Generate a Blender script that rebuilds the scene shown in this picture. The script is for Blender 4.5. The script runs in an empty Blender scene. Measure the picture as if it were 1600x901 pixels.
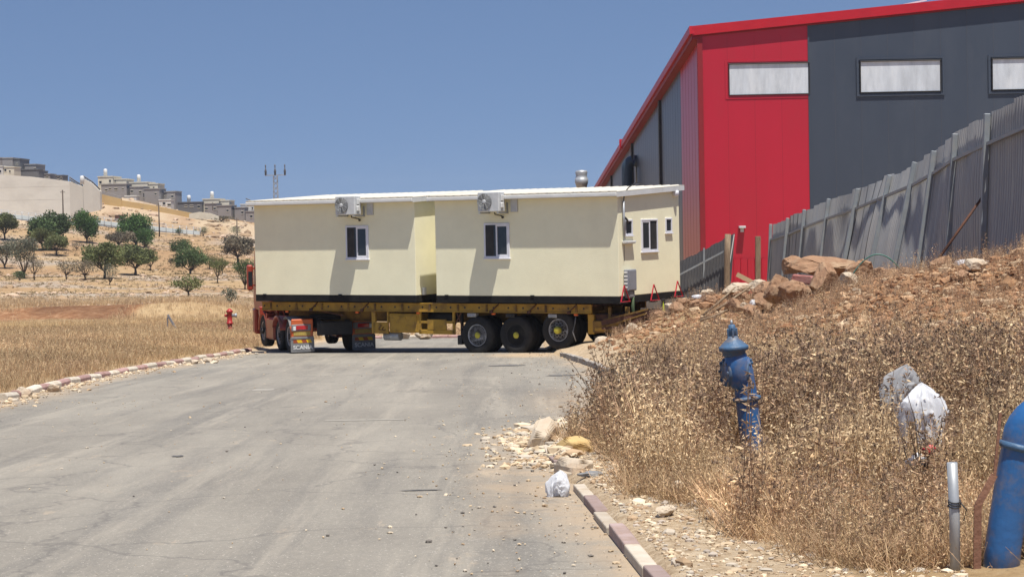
import bpy, math, random
import numpy as np
from mathutils import Vector, Matrix
R = math.radians
random.seed(7); rng = np.random.default_rng(7)
sc = bpy.context.scene
col = sc.collection

# ------------------------------------------------------------------ camera, sky, sun, exposure
cam_d = bpy.data.cameras.new('camera'); cam = bpy.data.objects.new('camera', cam_d); col.objects.link(cam)
cam_d.sensor_width = 36; cam_d.lens = 67.5; cam_d.clip_start = .2; cam_d.clip_end = 6000
_p = -math.atan(110.5/3000); _phi = .02
_f = Vector((0, math.cos(_p), math.sin(_p))); _r0 = Vector((1, 0, 0)); _u0 = _r0.cross(_f)
_R = _r0*math.cos(_phi)-_u0*math.sin(_phi); _U = _u0*math.cos(_phi)+_r0*math.sin(_phi)
m4 = Matrix.Identity(4)
for i in range(3): m4[i][0] = _R[i]; m4[i][1] = _U[i]; m4[i][2] = -_f[i]
m4[0][3], m4[1][3], m4[2][3] = 0, 0, 1.65
cam.matrix_world = m4
sc.camera = cam

SUN = Vector((.115, -.305, 1)).normalized()
world = bpy.data.worlds.new('World'); sc.world = world; world.use_nodes = True
wn = world.node_tree.nodes; wl = world.node_tree.links
bg = wn['Background']; bg.inputs[1].default_value = .072
sky = wn.new('ShaderNodeTexSky'); sky.sky_type = 'NISHITA'; sky.sun_disc = False
sky.sun_elevation = math.asin(SUN.z); sky.sun_rotation = math.atan2(SUN.x, SUN.y)
sky.altitude = 600; sky.air_density = 1.1; sky.dust_density = .35; sky.ozone_density = 3.0
tc = wn.new('ShaderNodeTexCoord'); mp = wn.new('ShaderNodeMapping'); mp.vector_type = 'POINT'
mp.inputs['Location'].default_value = (0, 0, .22)
wl.new(tc.outputs['Generated'], mp.inputs[0]); wl.new(mp.outputs[0], sky.inputs[0])
skt = wn.new('ShaderNodeMix'); skt.data_type = 'RGBA'; skt.blend_type = 'MULTIPLY'; skt.inputs[0].default_value = 1; skt.inputs[7].default_value = (1.0, .985, 1.03, 1)
wl.new(sky.outputs[0], skt.inputs[6]); wl.new(skt.outputs[2], bg.inputs[0])
sd = bpy.data.lights.new('sun', 'SUN'); sd.energy = 4.5; sd.angle = R(.53); sd.color = (1, .955, .88)
so = bpy.data.objects.new('sun', sd); col.objects.link(so)
so.rotation_euler = SUN.to_track_quat('Z', 'Y').to_euler()
sc.view_settings.view_transform = 'Standard'; sc.view_settings.look = 'None'
sc.view_settings.gamma = 1; sc.view_settings.exposure = .58
sc.render.engine = 'CYCLES'
sc.cycles.max_bounces = 6; sc.cycles.transparent_max_bounces = 4

# ------------------------------------------------------------------ helpers
def tag(o, label=None, cat=None, group=None, kind=None):
    if label: o['label'] = label
    if cat: o['category'] = cat
    if group: o['group'] = group
    if kind: o['kind'] = kind
    return o

def empty(name, label, cat, loc=(0, 0, 0), rz=0, group=None):
    o = bpy.data.objects.new(name, None); col.objects.link(o)
    o.location = loc; o.rotation_euler = (0, 0, rz); o.empty_display_size = .2
    return tag(o, label, cat, group)

def copy_tree(o, parent=None):
    c = o.copy(); col.objects.link(c); c.parent = parent
    for ch in o.children: copy_tree(ch, c)
    return c

class MB:
    def __init__(s): s.v = []; s.f = []; s.sm = []
    def add(s, vs, fs, smooth=False):
        b = len(s.v); s.v += [tuple(v) for v in vs]
        for f in fs: s.f.append(tuple(b+i for i in f)); s.sm.append(smooth)
        return s
    def box(s, x0, x1, y0, y1, z0, z1, M=None, c=0):
        c = min(c, abs(x1-x0)*.45, abs(y1-y0)*.45, abs(z1-z0)*.45) if c else 0
        if x0 > x1: x0, x1 = x1, x0
        if y0 > y1: y0, y1 = y1, y0
        if z0 > z1: z0, z1 = z1, z0
        if not c:
            vs = [(x, y, z) for z in (z0, z1) for y in (y0, y1) for x in (x0, x1)]
            fs = [(0, 2, 3, 1), (4, 5, 7, 6), (0, 1, 5, 4), (2, 6, 7, 3), (0, 4, 6, 2), (1, 3, 7, 5)]
        else:
            ox = [(x0+c, y0), (x1-c, y0), (x1, y0+c), (x1, y1-c), (x1-c, y1), (x0+c, y1), (x0, y1-c), (x0, y0+c)]
            ix = [(x0+c, y0+c), (x1-c, y0+c), (x1-c, y0+c), (x1-c, y1-c), (x1-c, y1-c), (x0+c, y1-c), (x0+c, y1-c), (x0+c, y0+c)]
            vs = [(a, b, z0) for a, b in ix]+[(a, b, z0+c) for a, b in ox]+[(a, b, z1-c) for a, b in ox]+[(a, b, z1) for a, b in ix]
            fs = [(7, 6, 5, 4, 3, 2, 1, 0)]+[(24+i for i in range(8))]
            fs = [(6, 4, 2, 0), (24, 26, 28, 30)]
            # collapse duplicated inner corners
            mapi = {0: 0, 7: 0, 1: 2, 2: 2, 3: 4, 4: 4, 5: 6, 6: 6}
            def bi(i): return mapi[i % 8]
            def ti(i): return 24+mapi[i % 8]
            for i in range(8):
                j = (i+1) % 8
                fs.append((8+i, 8+j, 16+j, 16+i))
                if bi(i) != bi(j): fs.append((bi(i), bi(j), 8+j, 8+i)); fs.append((16+i, 16+j, ti(j), ti(i)))
                else: fs.append((bi(i), 8+j, 8+i)); fs.append((16+i, 16+j, ti(j)))
        if M is not None: vs = [M @ Vector(v) for v in vs]
        return s.add(vs, fs)
    def beam(s, a, b, w, h=None, up=(0, 0, 1), c=0):
        a = Vector(a); b = Vector(b); h = h or w; d = (b-a); L = d.length; d.normalize(); up = Vector(up)
        if abs(d.dot(up)) > .99: up = Vector((0, 1, 0))
        x = d.cross(up).normalized(); z = x.cross(d)
        M = Matrix((( x.x, d.x, z.x, a.x), (x.y, d.y, z.y, a.y), (x.z, d.z, z.z, a.z), (0, 0, 0, 1)))
        return s.box(-w/2, w/2, 0, L, -h/2, h/2, M, c)
    def tube(s, pts, r, n=10, caps=True):
        pts = [Vector(p) for p in pts]; rs = r if hasattr(r, '__len__') else [r]*len(pts)
        b = len(s.v); ref = None
        for i, p in enumerate(pts):
            t = (pts[min(i+1, len(pts)-1)]-pts[max(i-1, 0)]).normalized()
            if ref is None:
                ref = Vector((0, 0, 1)) if abs(t.z) < .9 else Vector((1, 0, 0))
            x = t.cross(ref)
            if x.length < 1e-4: x = t.orthogonal()
            x.normalize(); y = t.cross(x); ref = -y if False else ref
            for k in range(n):
                a = 2*math.pi*k/n; q = p+(x*math.cos(a)+y*math.sin(a))*rs[i]; s.v.append(tuple(q))
        for i in range(len(pts)-1):
            for k in range(n):
                k2 = (k+1) % n
                s.f.append((b+i*n+k, b+(i+1)*n+k, b+(i+1)*n+k2, b+i*n+k2)); s.sm.append(True)
        if caps:
            s.f.append(tuple(b+k for k in range(n))); s.sm.append(False)
            e = b+(len(pts)-1)*n; s.f.append(tuple(e+n-1-k for k in range(n))); s.sm.append(False)
        return s
    def lathe(s, prof, n=24, M=None, smooth=True):
        b = len(s.v)
        for r, z in prof:
            for k in range(n):
                a = 2*math.pi*k/n; p = Vector((r*math.cos(a), r*math.sin(a), z))
                s.v.append(tuple(M @ p if M is not None else p))
        for i in range(len(prof)-1):
            for k in range(n):
                k2 = (k+1) % n; s.f.append((b+i*n+k, b+i*n+k2, b+(i+1)*n+k2, b+(i+1)*n+k)); s.sm.append(smooth)
        if prof[0][0] > 1e-4: s.f.append(tuple(b+n-1-k for k in range(n))); s.sm.append(False)
        if prof[-1][0] > 1e-4: e = b+(len(prof)-1)*n; s.f.append(tuple(e+k for k in range(n))); s.sm.append(False)
        return s
    def prism(s, poly, y0, y1, axis='y', M=None):
        n = len(poly)
        def P(u, v, w): 
            q = (u, w, v) if axis == 'y' else ((w, u, v) if axis == 'x' else (u, v, w))
            return M @ Vector(q) if M is not None else q
        vs = [P(u, v, y0) for u, v in poly]+[P(u, v, y1) for u, v in poly]
        fs = [tuple(range(n)), tuple(range(2*n-1, n-1, -1))]+[(i, i+n, (i+1) % n+n, (i+1) % n) for i in range(n)]
        return s.add(vs, fs)
    def build(s, name, mat, parent=None, bevel=0):
        me = bpy.data.meshes.new(name); me.from_pydata(s.v, [], s.f); me.update()
        me.polygons.foreach_set('use_smooth', s.sm)
        me.materials.append(mat)
        import bmesh
        bm = bmesh.new(); bm.from_mesh(me); bmesh.ops.recalc_face_normals(bm, faces=bm.faces); bm.to_mesh(me); bm.free()
        o = bpy.data.objects.new(name, me); col.objects.link(o); o.parent = parent
        if bevel:
            b = o.modifiers.new('bevel', 'BEVEL'); b.width = bevel; b.segments = 2; b.limit_method = 'ANGLE'
        return o

def np_mesh(name, V, F, mat, colr=None, smooth=False, parent=None):
    """V (n,3), F (m,k) with k 3 or 4, colr (n,3) optional per-vertex tint"""
    me = bpy.data.meshes.new(name); V = np.asarray(V, np.float32); F = np.asarray(F, np.int32); m, k = F.shape
    me.vertices.add(len(V)); me.vertices.foreach_set('co', V.ravel())
    me.loops.add(m*k); me.loops.foreach_set('vertex_index', F.ravel())
    me.polygons.add(m); me.polygons.foreach_set('loop_start', np.arange(0, m*k, k, dtype=np.int32))
    me.polygons.foreach_set('use_smooth', np.full(m, smooth))
    me.update(calc_edges=True); me.validate()
    if colr is not None:
        a = me.color_attributes.new('tint', 'FLOAT_COLOR', 'POINT')
        c = np.ones((len(V), 4), np.float32); c[:, :colr.shape[1]] = colr; a.data.foreach_set('color', c.ravel())
    me.materials.append(mat)
    o = bpy.data.objects.new(name, me); col.objects.link(o); o.parent = parent
    return o

# ---- vector noise in numpy
_perm = rng.random((256, 256))
def vnoise(x, y):
    xi = np.floor(x).astype(int); yi = np.floor(y).astype(int); fx = x-xi; fy = y-yi
    fx = fx*fx*(3-2*fx); fy = fy*fy*(3-2*fy)
    g = lambda a, b: _perm[a % 256, b % 256]
    return (g(xi, yi)*(1-fx)+g(xi+1, yi)*fx)*(1-fy)+(g(xi, yi+1)*(1-fx)+g(xi+1, yi+1)*fx)*fy
def fbm(x, y, s=1, o=4, gain=.5):
    t = 0; a = 1; n = 0
    for i in range(o): t = t+a*(vnoise(x/s+17.3*i, y/s+5.1*i)-.5); n += a; a *= gain; s /= 2.03
    return t/n*2

# ---- materials
def srgb(h):
    h = h.lstrip('#'); c = [int(h[i:i+2], 16)/255 for i in (0, 2, 4)]
    return tuple(x/12.92 if x <= .04045 else ((x+.055)/1.055)**2.4 for x in c)
def mat(name, c1, c2=None, scale=3, rough=.8, bump=0, bscale=None, metal=0, dirt=None, dscale=1.2, damt=.5, spec=.4, stretch=(1, 1, 1), bdist=.02, coat=0, tint=False, trans=0, detail=6):
    m = bpy.data.materials.new(name); m.use_nodes = True; N = m.node_tree.nodes; L = m.node_tree.links
    b = N['Principled BSDF']; b.inputs['Roughness'].default_value = rough; b.inputs['Metallic'].default_value = metal
    b.inputs['Specular IOR Level'].default_value = spec; b.inputs['Coat Weight'].default_value = coat
    t = N.new('ShaderNodeTexCoord'); mpn = N.new('ShaderNodeMapping'); mpn.inputs['Scale'].default_value = stretch
    L.new(t.outputs['Object'], mpn.inputs[0])
    out = None
    c2 = c2 or tuple(x*.82 for x in c1)
    n1 = N.new('ShaderNodeTexNoise'); n1.inputs['Scale'].default_value = scale; n1.inputs['Detail'].default_value = detail; n1.inputs['Roughness'].default_value = .62
    L.new(mpn.outputs[0], n1.inputs['Vector'])
    r = N.new('ShaderNodeMapRange'); r.inputs[1].default_value = .32; r.inputs[2].default_value = .68; L.new(n1.outputs['Fac'], r.inputs[0])
    mx = N.new('ShaderNodeMix'); mx.data_type = 'RGBA'; mx.inputs[6].default_value = (*c1, 1); mx.inputs[7].default_value = (*c2, 1)
    L.new(r.outputs[0], mx.inputs[0]); out = mx.outputs[2]
    if dirt:
        n2 = N.new('ShaderNodeTexNoise'); n2.inputs['Scale'].default_value = dscale; n2.inputs['Detail'].default_value = 8; n2.inputs['Roughness'].default_value = .7
        L.new(mpn.outputs[0], n2.inputs['Vector'])
        r2 = N.new('ShaderNodeMapRange'); r2.inputs[1].default_value = .48; r2.inputs[2].default_value = .72; r2.inputs[4].default_value = damt; L.new(n2.outputs['Fac'], r2.inputs[0])
        m2 = N.new('ShaderNodeMix'); m2.data_type = 'RGBA'; m2.inputs[7].default_value = (*dirt, 1); L.new(out, m2.inputs[6]); L.new(r2.outputs[0], m2.inputs[0]); out = m2.outputs[2]
    if tint:
        at = N.new('ShaderNodeAttribute'); at.attribute_name = 'tint'
        m3 = N.new('ShaderNodeMix'); m3.data_type = 'RGBA'; m3.blend_type = 'MULTIPLY'; m3.inputs[0].default_value = 1
        L.new(out, m3.inputs[6]); L.new(at.outputs['Color'], m3.inputs[7]); out = m3.outputs[2]
    L.new(out, b.inputs['Base Color'])
    if bump:
        n3 = N.new('ShaderNodeTexNoise'); n3.inputs['Scale'].default_value = bscale or scale*6; n3.inputs['Detail'].default_value = 6
        L.new(mpn.outputs[0], n3.inputs['Vector'])
        bp = N.new('ShaderNodeBump'); bp.inputs['Strength'].default_value = bump; bp.inputs['Distance'].default_value = bdist
        L.new(n3.outputs['Fac'], bp.inputs['Height']); L.new(bp.outputs[0], b.inputs['Normal'])
    if trans:
        tr = N.new('ShaderNodeBsdfTranslucent'); L.new(out, tr.inputs[0]); ms = N.new('ShaderNodeMixShader'); ms.inputs[0].default_value = trans
        L.new(b.outputs[0], ms.inputs[1]); L.new(tr.outputs[0], ms.inputs[2]); L.new(ms.outputs[0], N['Material Output'].inputs[0])
    return m
def glassm(name, c=(.02, .022, .025), rough=.08):
    return mat(name, c, tuple(x*1.6 for x in c), .7, rough, spec=.6)

M = dict(
 cream=mat('cream_render', (.88, .835, .60), (.83, .785, .56), 1.6, .92, .25, 60, dirt=(.6, .55, .4), dscale=.9, damt=.2, spec=.2),
 white=mat('white_paint', (.66, .66, .64), (.58, .58, .56), 3, .5, dirt=(.4, .38, .33), damt=.25),
 pvc=mat('white_plastic', (.74, .74, .78), (.66, .66, .7), 3, .35, dirt=(.4, .38, .36), damt=.2),
 roof=mat('cream_roof_sheet', (.62, .58, .49), (.56, .52, .44), 1, .5, dirt=(.5, .42, .3), damt=.25),
 skirt=mat('black_bitumen', (.008, .008, .009), (.014, .013, .013), 4, .8, .3, 40, dirt=(.05, .045, .035), dscale=3, damt=.25, spec=.2),
 glass=glassm('dark_glass'),
 acgrey=mat('weathered_white_enamel', (.6, .61, .6), (.48, .49, .49), 4, .45, dirt=(.3, .3, .27), damt=.3),
 acdark=mat('dark_grille', (.2, .21, .21), (.12, .12, .12), 6, .6),
 yellow=mat('worn_yellow_paint', (.42, .25, .03), (.34, .19, .022), 2.5, .6, .15, 30, dirt=(.10, .055, .025), dscale=3.5, damt=.85),
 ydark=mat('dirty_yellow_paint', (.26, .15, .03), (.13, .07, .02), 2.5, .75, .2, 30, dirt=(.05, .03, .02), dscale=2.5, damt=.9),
 rust=mat('rusty_steel', (.14, .06, .035), (.07, .035, .025), 6, .9, .4, 40, dirt=(.03, .02, .018), dscale=3, damt=.7),
 black=mat('black_steel', (.018, .018, .02), (.03, .028, .027), 5, .6, dirt=(.09, .075, .06), dscale=3, damt=.4),
 rubber=mat('dusty_tyre_rubber', (.013, .013, .014), (.022, .021, .02), 4, .85, .3, 50, dirt=(.08, .07, .055), dscale=2.5, damt=.3),
 rim=mat('grey_steel_rim', (.55, .56, .58), (.34, .34, .35), 8, .45, metal=.4, dirt=(.07, .055, .04), dscale=6, damt=.8),
 hub=mat('yellow_hub_cap', (.55, .50, .05), (.42, .36, .05), 8, .5, dirt=(.1, .08, .03), dscale=8, damt=.5),
 orange=mat('orange_truck_paint', (.62, .115, .022), (.55, .10, .02), 2, .4, coat=.3, dirt=(.3, .12, .06), dscale=2, damt=.5),
 redcab=mat('shade_darkened_red_paint', (.34, .05, .028), (.27, .042, .026), 2, .35, coat=.3, dirt=(.25, .12, .08), dscale=2, damt=.5),  # red paint, its colour darkened for the shade on the cab
 greyp=mat('grey_plastic', (.22, .225, .23), (.16, .16, .165), 4, .55, dirt=(.3, .26, .2), damt=.5),
 lampred=mat('red_lens', (.5, .012, .02), (.4, .01, .02), 9, .15, coat=.5),
 lamporange=mat('orange_lens', (.85, .16, .03), (.7, .12, .02), 9, .2, coat=.5),
 lampclear=mat('clear_lens', (.75, .75, .75), None, 9, .15),
 steel=mat('galvanised_steel', (.42, .44, .46), (.32, .34, .36), 5, .5, metal=.35, dirt=(.25, .22, .18), dscale=4, damt=.4),
 corr=mat('weathered_corrugated_sheet', (.33, .33, .325), (.255, .255, .255), 1.2, .55, metal=.25, dirt=(.46, .44, .40), dscale=.45, damt=.75, stretch=(1, 1, .35)),
 fpost=mat('dull_grey_post', (.27, .295, .31), (.22, .24, .255), 4, .6, metal=.2, dirt=(.36, .33, .28), dscale=3, damt=.5),
 wood=mat('weathered_wood', (.27, .19, .12), (.16, .11, .07), 4, .9, .5, 30, stretch=(6, 6, 1), dirt=(.4, .32, .22), damt=.5),
 palewood=mat('pale_plank', (.52, .38, .24), (.42, .3, .18), 4, .85, .3, 30),
 blue=mat('blue_epoxy_pipe', (.028, .12, .31), (.022, .09, .24), 5, .35, .15, 25, dirt=(.20, .17, .15), dscale=5, damt=.75, coat=.1),
 bluedk=mat('faded_blue_cast_iron', (.06, .125, .22), (.045, .09, .16), 6, .5, .3, 30, dirt=(.20, .16, .13), dscale=6, damt=.85),
 hydred=mat('red_hydrant_paint', (.38, .025, .02), (.3, .02, .02), 6, .45, dirt=(.15, .08, .06), damt=.5),
 greyfac=mat('anthracite_panel', (.055, .068, .092), (.048, .06, .082), .6, .36, dirt=(.085, .095, .115), dscale=.5, damt=.5, stretch=(1, 1, .25)),
 redfac=mat('red_panel', (.46, .016, .036), (.42, .013, .030), .5, .32, dirt=(.40, .03, .04), dscale=.5, damt=.5, stretch=(1, 1, .3)),
 redtrim=mat('red_trim', (.48, .012, .022), (.4, .01, .02), 1, .4),
 seam=mat('panel_seam', (.10, .10, .115), None, 1, .6),
 redseam=mat('red_panel_seam', (.25, .012, .018), None, 1, .6),
 polyc=mat('milky_polycarbonate', (.62, .66, .70), (.46, .49, .52), .8, .3, dirt=(.7, .72, .73), dscale=.6, damt=.7, stretch=(4, 1, 1)),
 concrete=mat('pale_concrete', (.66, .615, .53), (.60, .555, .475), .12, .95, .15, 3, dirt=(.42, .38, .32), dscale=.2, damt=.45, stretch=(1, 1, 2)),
 concdark=mat('joint_and_shaded_face_concrete', (.57, .53, .455), (.52, .48, .41), .12, .95, dirt=(.4, .36, .3), dscale=.2, damt=.4),  # darker concrete: pour joints, and shade painted on the side faces
 masonry=mat('yellow_stone_masonry', (.55, .38, .16), (.46, .31, .14), .25, .95, .3, 4, dirt=(.35, .25, .14), dscale=.3, damt=.5),
 hgrey=mat('grey_render', (.27, .25, .24), (.23, .215, .205), .2, .95, dirt=(.26, .24, .22), dscale=.3, damt=.4),
 hstone=mat('pale_stone_cladding', (.62, .57, .45), (.54, .49, .39), .3, .95, dirt=(.33, .29, .23), dscale=.4, damt=.4),
 hwhite=mat('white_render', (.62, .6, .55), (.54, .52, .48), .3, .9),
 hdark=mat('dark_grey_render', (.14, .14, .145), (.12, .12, .125), .3, .9),
 barrier=mat('pale_barrier', (.60, .66, .66), (.52, .58, .58), .4, .8, dirt=(.6, .6, .56), dscale=.3, damt=.5),
 bark=mat('bark', (.10, .075, .055), (.06, .045, .035), 5, .95, .5, 20),
 leaf=mat('leaves', (1, 1, 1), (.8, .8, .8), .8, .8, tint=True, spec=.15, trans=.2),
 straw=mat('dry_straw', (1, 1, 1), (.82, .8, .76), 1.5, .8, tint=True, spec=.15, trans=.25),
 stone=mat('rubble_stone', (1, 1, 1), (.75, .73, .7), 6, .95, .4, 25, tint=True, spec=.15),
 boulder=mat('brown_boulder', (.33, .195, .115), (.19, .105, .06), 2.4, .95, 1, 7, dirt=(.46, .34, .22), dscale=1.6, damt=.9, bdist=.04),
 paleboulder=mat('pale_boulder', (.50, .42, .32), (.40, .32, .23), 2, .95, .7, 9, dirt=(.36, .22, .13), dscale=2, damt=.7, bdist=.04),
 redconc=mat('pink_painted_concrete', (.33, .13, .11), (.27, .10, .09), 4, .9, .3, 25, dirt=(.4, .3, .24), damt=.5),
 plastic=mat('thin_white_plastic', (.84, .85, .87), (.76, .77, .8), 4, .45, .3, 10, trans=.4),
 duct=mat('dark_blue_grey_duct', (.035, .055, .08), (.025, .04, .06), 3, .45, coat=.2),
 hose=mat('green_hose', (.06, .17, .14), None, 4, .5),
 hivis=mat('hi_vis_yellow', (.55, .72, .03), (.45, .6, .03), 8, .6),
 triangle=mat('red_reflector', (.42, .015, .03), None, 8, .35),
 meter=mat('grey_meter_box', (.24, .25, .28), (.2, .21, .235), 4, .5, dirt=(.3, .28, .25), damt=.3),
 ychev=mat('yellow_reflector', (.8, .5, .02), None, 8, .4),
 chevr=mat('red_brown_reflector', (.35, .08, .03), None, 8, .4),
 numplate=mat('yellow_number_plate', (.5, .38, .08), (.3, .2, .06), 20, .5),
 lettering=mat('white_lettering', (.75, .75, .73), None, 8, .6),  # side faces: slight shade put in by the darker concrete colour
 tarp=mat('black_sheeting', (.012, .013, .016), (.022, .022, .025), 4, .4),
 palebag=mat('grey_sack', (.5, .5, .51), (.4, .4, .41), 6, .7, .3, 10, trans=.45),
)

# ------------------------------------------------------------------ terrain
G = .04                                         # the road falls away from the camera
KR = np.array([(3.2, -30), (1.1, 5), (.75, 11.2), (.62, 14), (.42, 17.8), (.3, 21.3), (.6, 24), (1.5, 27), (2.05, 30), (2.0, 33.2), (1.78, 42), (1.2, 51.2), (1.0, 58), (1.2, 75), (1.6, 90)])
KL = np.array([(-7.2, -30), (-7.3, 10), (-8.0, 22), (-8.72, 32.5), (-9.05, 39.7), (-9.03, 45.6), (-8.72, 52), (-8.28, 61.7), (-7.6, 68), (-6.6, 76), (-5, 90)])
def kr(y): return np.interp(y, KR[:, 1], KR[:, 0])
def kl(y): return np.interp(y, KL[:, 1], KL[:, 0])
# heights of the right-hand spoil heap above the road plane
CP = np.array([(2.6, 11, .0), (4, 11, .05), (6, 11, .2), (2.2, 14, .02), (4, 15, .12), (5.3, 20, .42), (4, 20, .22), (2, 20, .1), (2.2, 17.4, .02), (3, 26, .25), (6.7, 25, 1.1),
 (5, 30, .8), (3.5, 35, .4), (7.5, 33, 1.7), (8.8, 33, 2.2), (8.1, 38, 1.85), (8.0, 41.5, 1.6), (7.9, 44, 1.5), (7.1, 43, 1.0), (5.9, 43, .9), (7.4, 46, 1.45), (6.5, 46.5, 1.35), (5.6, 48, 1.25), (4.55, 49.8, 1.25), (3.5, 50.2, .62), (2.5, 50, .2), (3.6, 51.6, .45), (4.4, 51.6, 1.0), (1.6, 50, .08), (1.35, 52.5, .14), (1.2, 51.5, .1),
 (3.4, 44, .3), (5, 42, .7), (3, 38, .2), (2.4, 33, .05), (2.3, 40, .05), (2.2, 44, .06), (1.9, 27, .02), (1.1, 22, .02), (.9, 14, 0), (1.0, 18, 0), (10, 33, 2.3), (10, 40, 1.7), (10, 45, 1.4), (10, 55, .8), (10, 75, .4), (6.5, 55, .8), (4.4, 54, .5), (5, 60, .2), (1.9, 55, .12), (1.2, 60, 0), (1.5, 75, 0),
 (15, 40, 1.0), (15, 60, .2), (13, 25, 1.9), (9, 22, 1.4), (9, 12, .6), (20, 20, 1), (22, 50, 0), (25, 90, 0), (10, 90, .2), (40, 10, .5), (40, 60, 0), (8, 2, .3), (2, 5, 0), (2.5, -10, 0), (20, -10, .3), (40, -10, .3), (0, 90, 0), (-5, 90, 0), (1.5, 42, 0), (1.4, 36, 0)])
_P = CP[:, :2]; _D = np.linalg.norm(_P[:, None]-_P[None], axis=2)
_W = np.linalg.solve(_D+np.eye(len(_P))*.12, CP[:, 2]-CP[:, 2].mean())
def rbf(x, y):
    h = np.full(x.shape, CP[:, 2].mean())
    for (px, py), w in zip(_P, _W): h = h+w*np.sqrt((x-px)**2+(y-py)**2+.01)
    return h
# far ground: heights given on (bearing, distance) control rows
TC = np.array([-.6, -.2667, -.2333, -.2133, -.19, -.1667, -.1367, -.0667, 0, .1, .4])
TY = np.array([70, 80, 100, 119, 123, 140, 170, 210, 260, 320, 380, 400, 416, 424, 435, 470, 520, 700, 1500, 4000])
TI = np.array([  # apparent rise, in 1/3000 of the distance, below (+) or above (-) eye level
 [182, 174, 156, 146, 125, 119, 106, 91, 68, 34, 1, -7, -12, -50, -75, -75, -78, -60, -20, -5],
 [182, 174, 156, 146, 125, 119, 106, 91, 68, 34, 2, -8, -12, -50, -75, -75, -78, -60, -20, -5],
 [182, 174, 156, 146, 126, 120, 108, 93, 72, 38, 6, -4, -8, -40, -68, -70, -72, -58, -20, -5],
 [183, 174, 156, 147, 126, 121, 110, 96, 75, 44, 10, 0, -14, -24, -50, -52, -54, -50, -20, -5],
 [183, 174, 156, 147, 125, 121, 111, 98, 79, 51, 20, 10, -8, -16, -35, -36, -37, -35, -15, -5],
 [184, 175, 157, 148, 124, 121, 111, 98, 80, 54, 27, 16, 2, -7, -15, -16, -17, -16, -8, -4],
 [185, 176, 158, 150, 142, 128, 116, 102, 84, 60, 34, 26, 16, 8, 2, -2, -4, -4, -2, -2],
 [186, 178, 162, 155, 152, 140, 124, 110, 92, 70, 48, 42, 36, 30, 26, 18, 12, 8, 3, 0],
 [187, 179, 165, 157, 154, 146, 135, 122, 108, 90, 74, 68, 64, 62, 58, 48, 40, 25, 8, 1],
 [190, 182, 166, 157, 155, 148, 138, 126, 112, 96, 80, 76, 72, 70, 68, 58, 48, 30, 10, 2],
 [190, 182, 166, 157, 155, 148, 138, 126, 112, 96, 80, 76, 72, 70, 68, 58, 48, 30, 10, 2]], float)
def far_z(x, y):
    u = np.clip(x/np.maximum(y, 1), TC[0], TC[-1]); yy = np.clip(y, TY[0], TY[-1])
    ly = np.log(yy); lt = np.log(TY)
    iu = np.clip(np.searchsorted(TC, u)-1, 0, len(TC)-2); iy = np.clip(np.searchsorted(lt, ly)-1, 0, len(TY)-2)
    fu = (u-TC[iu])/(TC[iu+1]-TC[iu]); fy = (ly-lt[iy])/(lt[iy+1]-lt[iy])
    v = (TI[iu, iy]*(1-fy)+TI[iu, iy+1]*fy)*(1-fu)+(TI[iu+1, iy]*(1-fy)+TI[iu+1, iy+1]*fy)*fu
    return 1.65-v/3000*y
def smooth(a, b, x): t = np.clip((x-a)/(b-a), 0, 1); return t*t*(3-2*t)
def gz(x, y, noise=True):
    x = np.asarray(x, float); y = np.asarray(y, float); x, y = np.broadcast_arrays(x, y)
    base = -G*y
    onroad = smooth(0, .5, np.minimum(x-kl(y), kr(y)-x)+.15)*(1-smooth(76, 79, y))
    h = np.where(x > 0, np.maximum(rbf(x, y), -.02), 0)
    h = h*smooth(.0, .9, x-kr(y))*(1-smooth(85, 120, y))
    off = np.where(x < kl(y), smooth(0, .6, kl(y)-x)*.1+smooth(.5, 8, kl(y)-x)*.15, np.where(x > kr(y), .085*smooth(0, .25, x-kr(y)+.1), 0))
    z = base+h+off
    if noise:
        moundw = np.clip(h, 0, 1.2)
        z = z+moundw*(fbm(x, y, 2.2, 4)*.2+fbm(x+40, y, .6, 3)*.13)+(1-onroad)*(fbm(x, y+9, 1.1, 3)*.035)
    t = smooth(72, 84, y)
    fz = far_z(x, y)
    if noise:
        fz = fz+fbm(x, y, 9, 4)*.18*smooth(78, 100, y)+fbm(x+99, y, 45, 4)*1.3*smooth(150, 260, y)*(1-smooth(385, 405, y)*.7)
    z = z*(1-t)+fz*t
    z = z-onroad*.03
    return z
def gzf(x, y): return float(gz(np.array([x]), np.array([y]))[0])

# one ground sheet, rows spread with distance, columns dense where there is detail
ys = np.concatenate([np.arange(-40, 6, 2.), np.arange(6, 20, .1), np.arange(20, 56, .14), np.arange(56, 80, .5)])
q = 80.
L_ = []
while q < 1500: L_.append(q); q *= 1.012
ys = np.concatenate([ys, L_])
us = np.concatenate([np.linspace(-1.6, -.3, 40)[:-1], np.linspace(-.3, .3, 330), np.linspace(.3, 1.6, 40)[1:]])
wy = np.where(ys < 20, 20+np.abs(ys-20)*.4, ys)
X = us[None, :]*wy[:, None]; Y = np.repeat(ys[:, None], len(us), 1)
Z = gz(X, Y)
nr, nc = X.shape
idx = np.arange(nr*nc).reshape(nr, nc)
F = np.stack([idx[:-1, :-1], idx[:-1, 1:], idx[1:, 1:], idx[1:, :-1]], -1).reshape(-1, 4)
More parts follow.
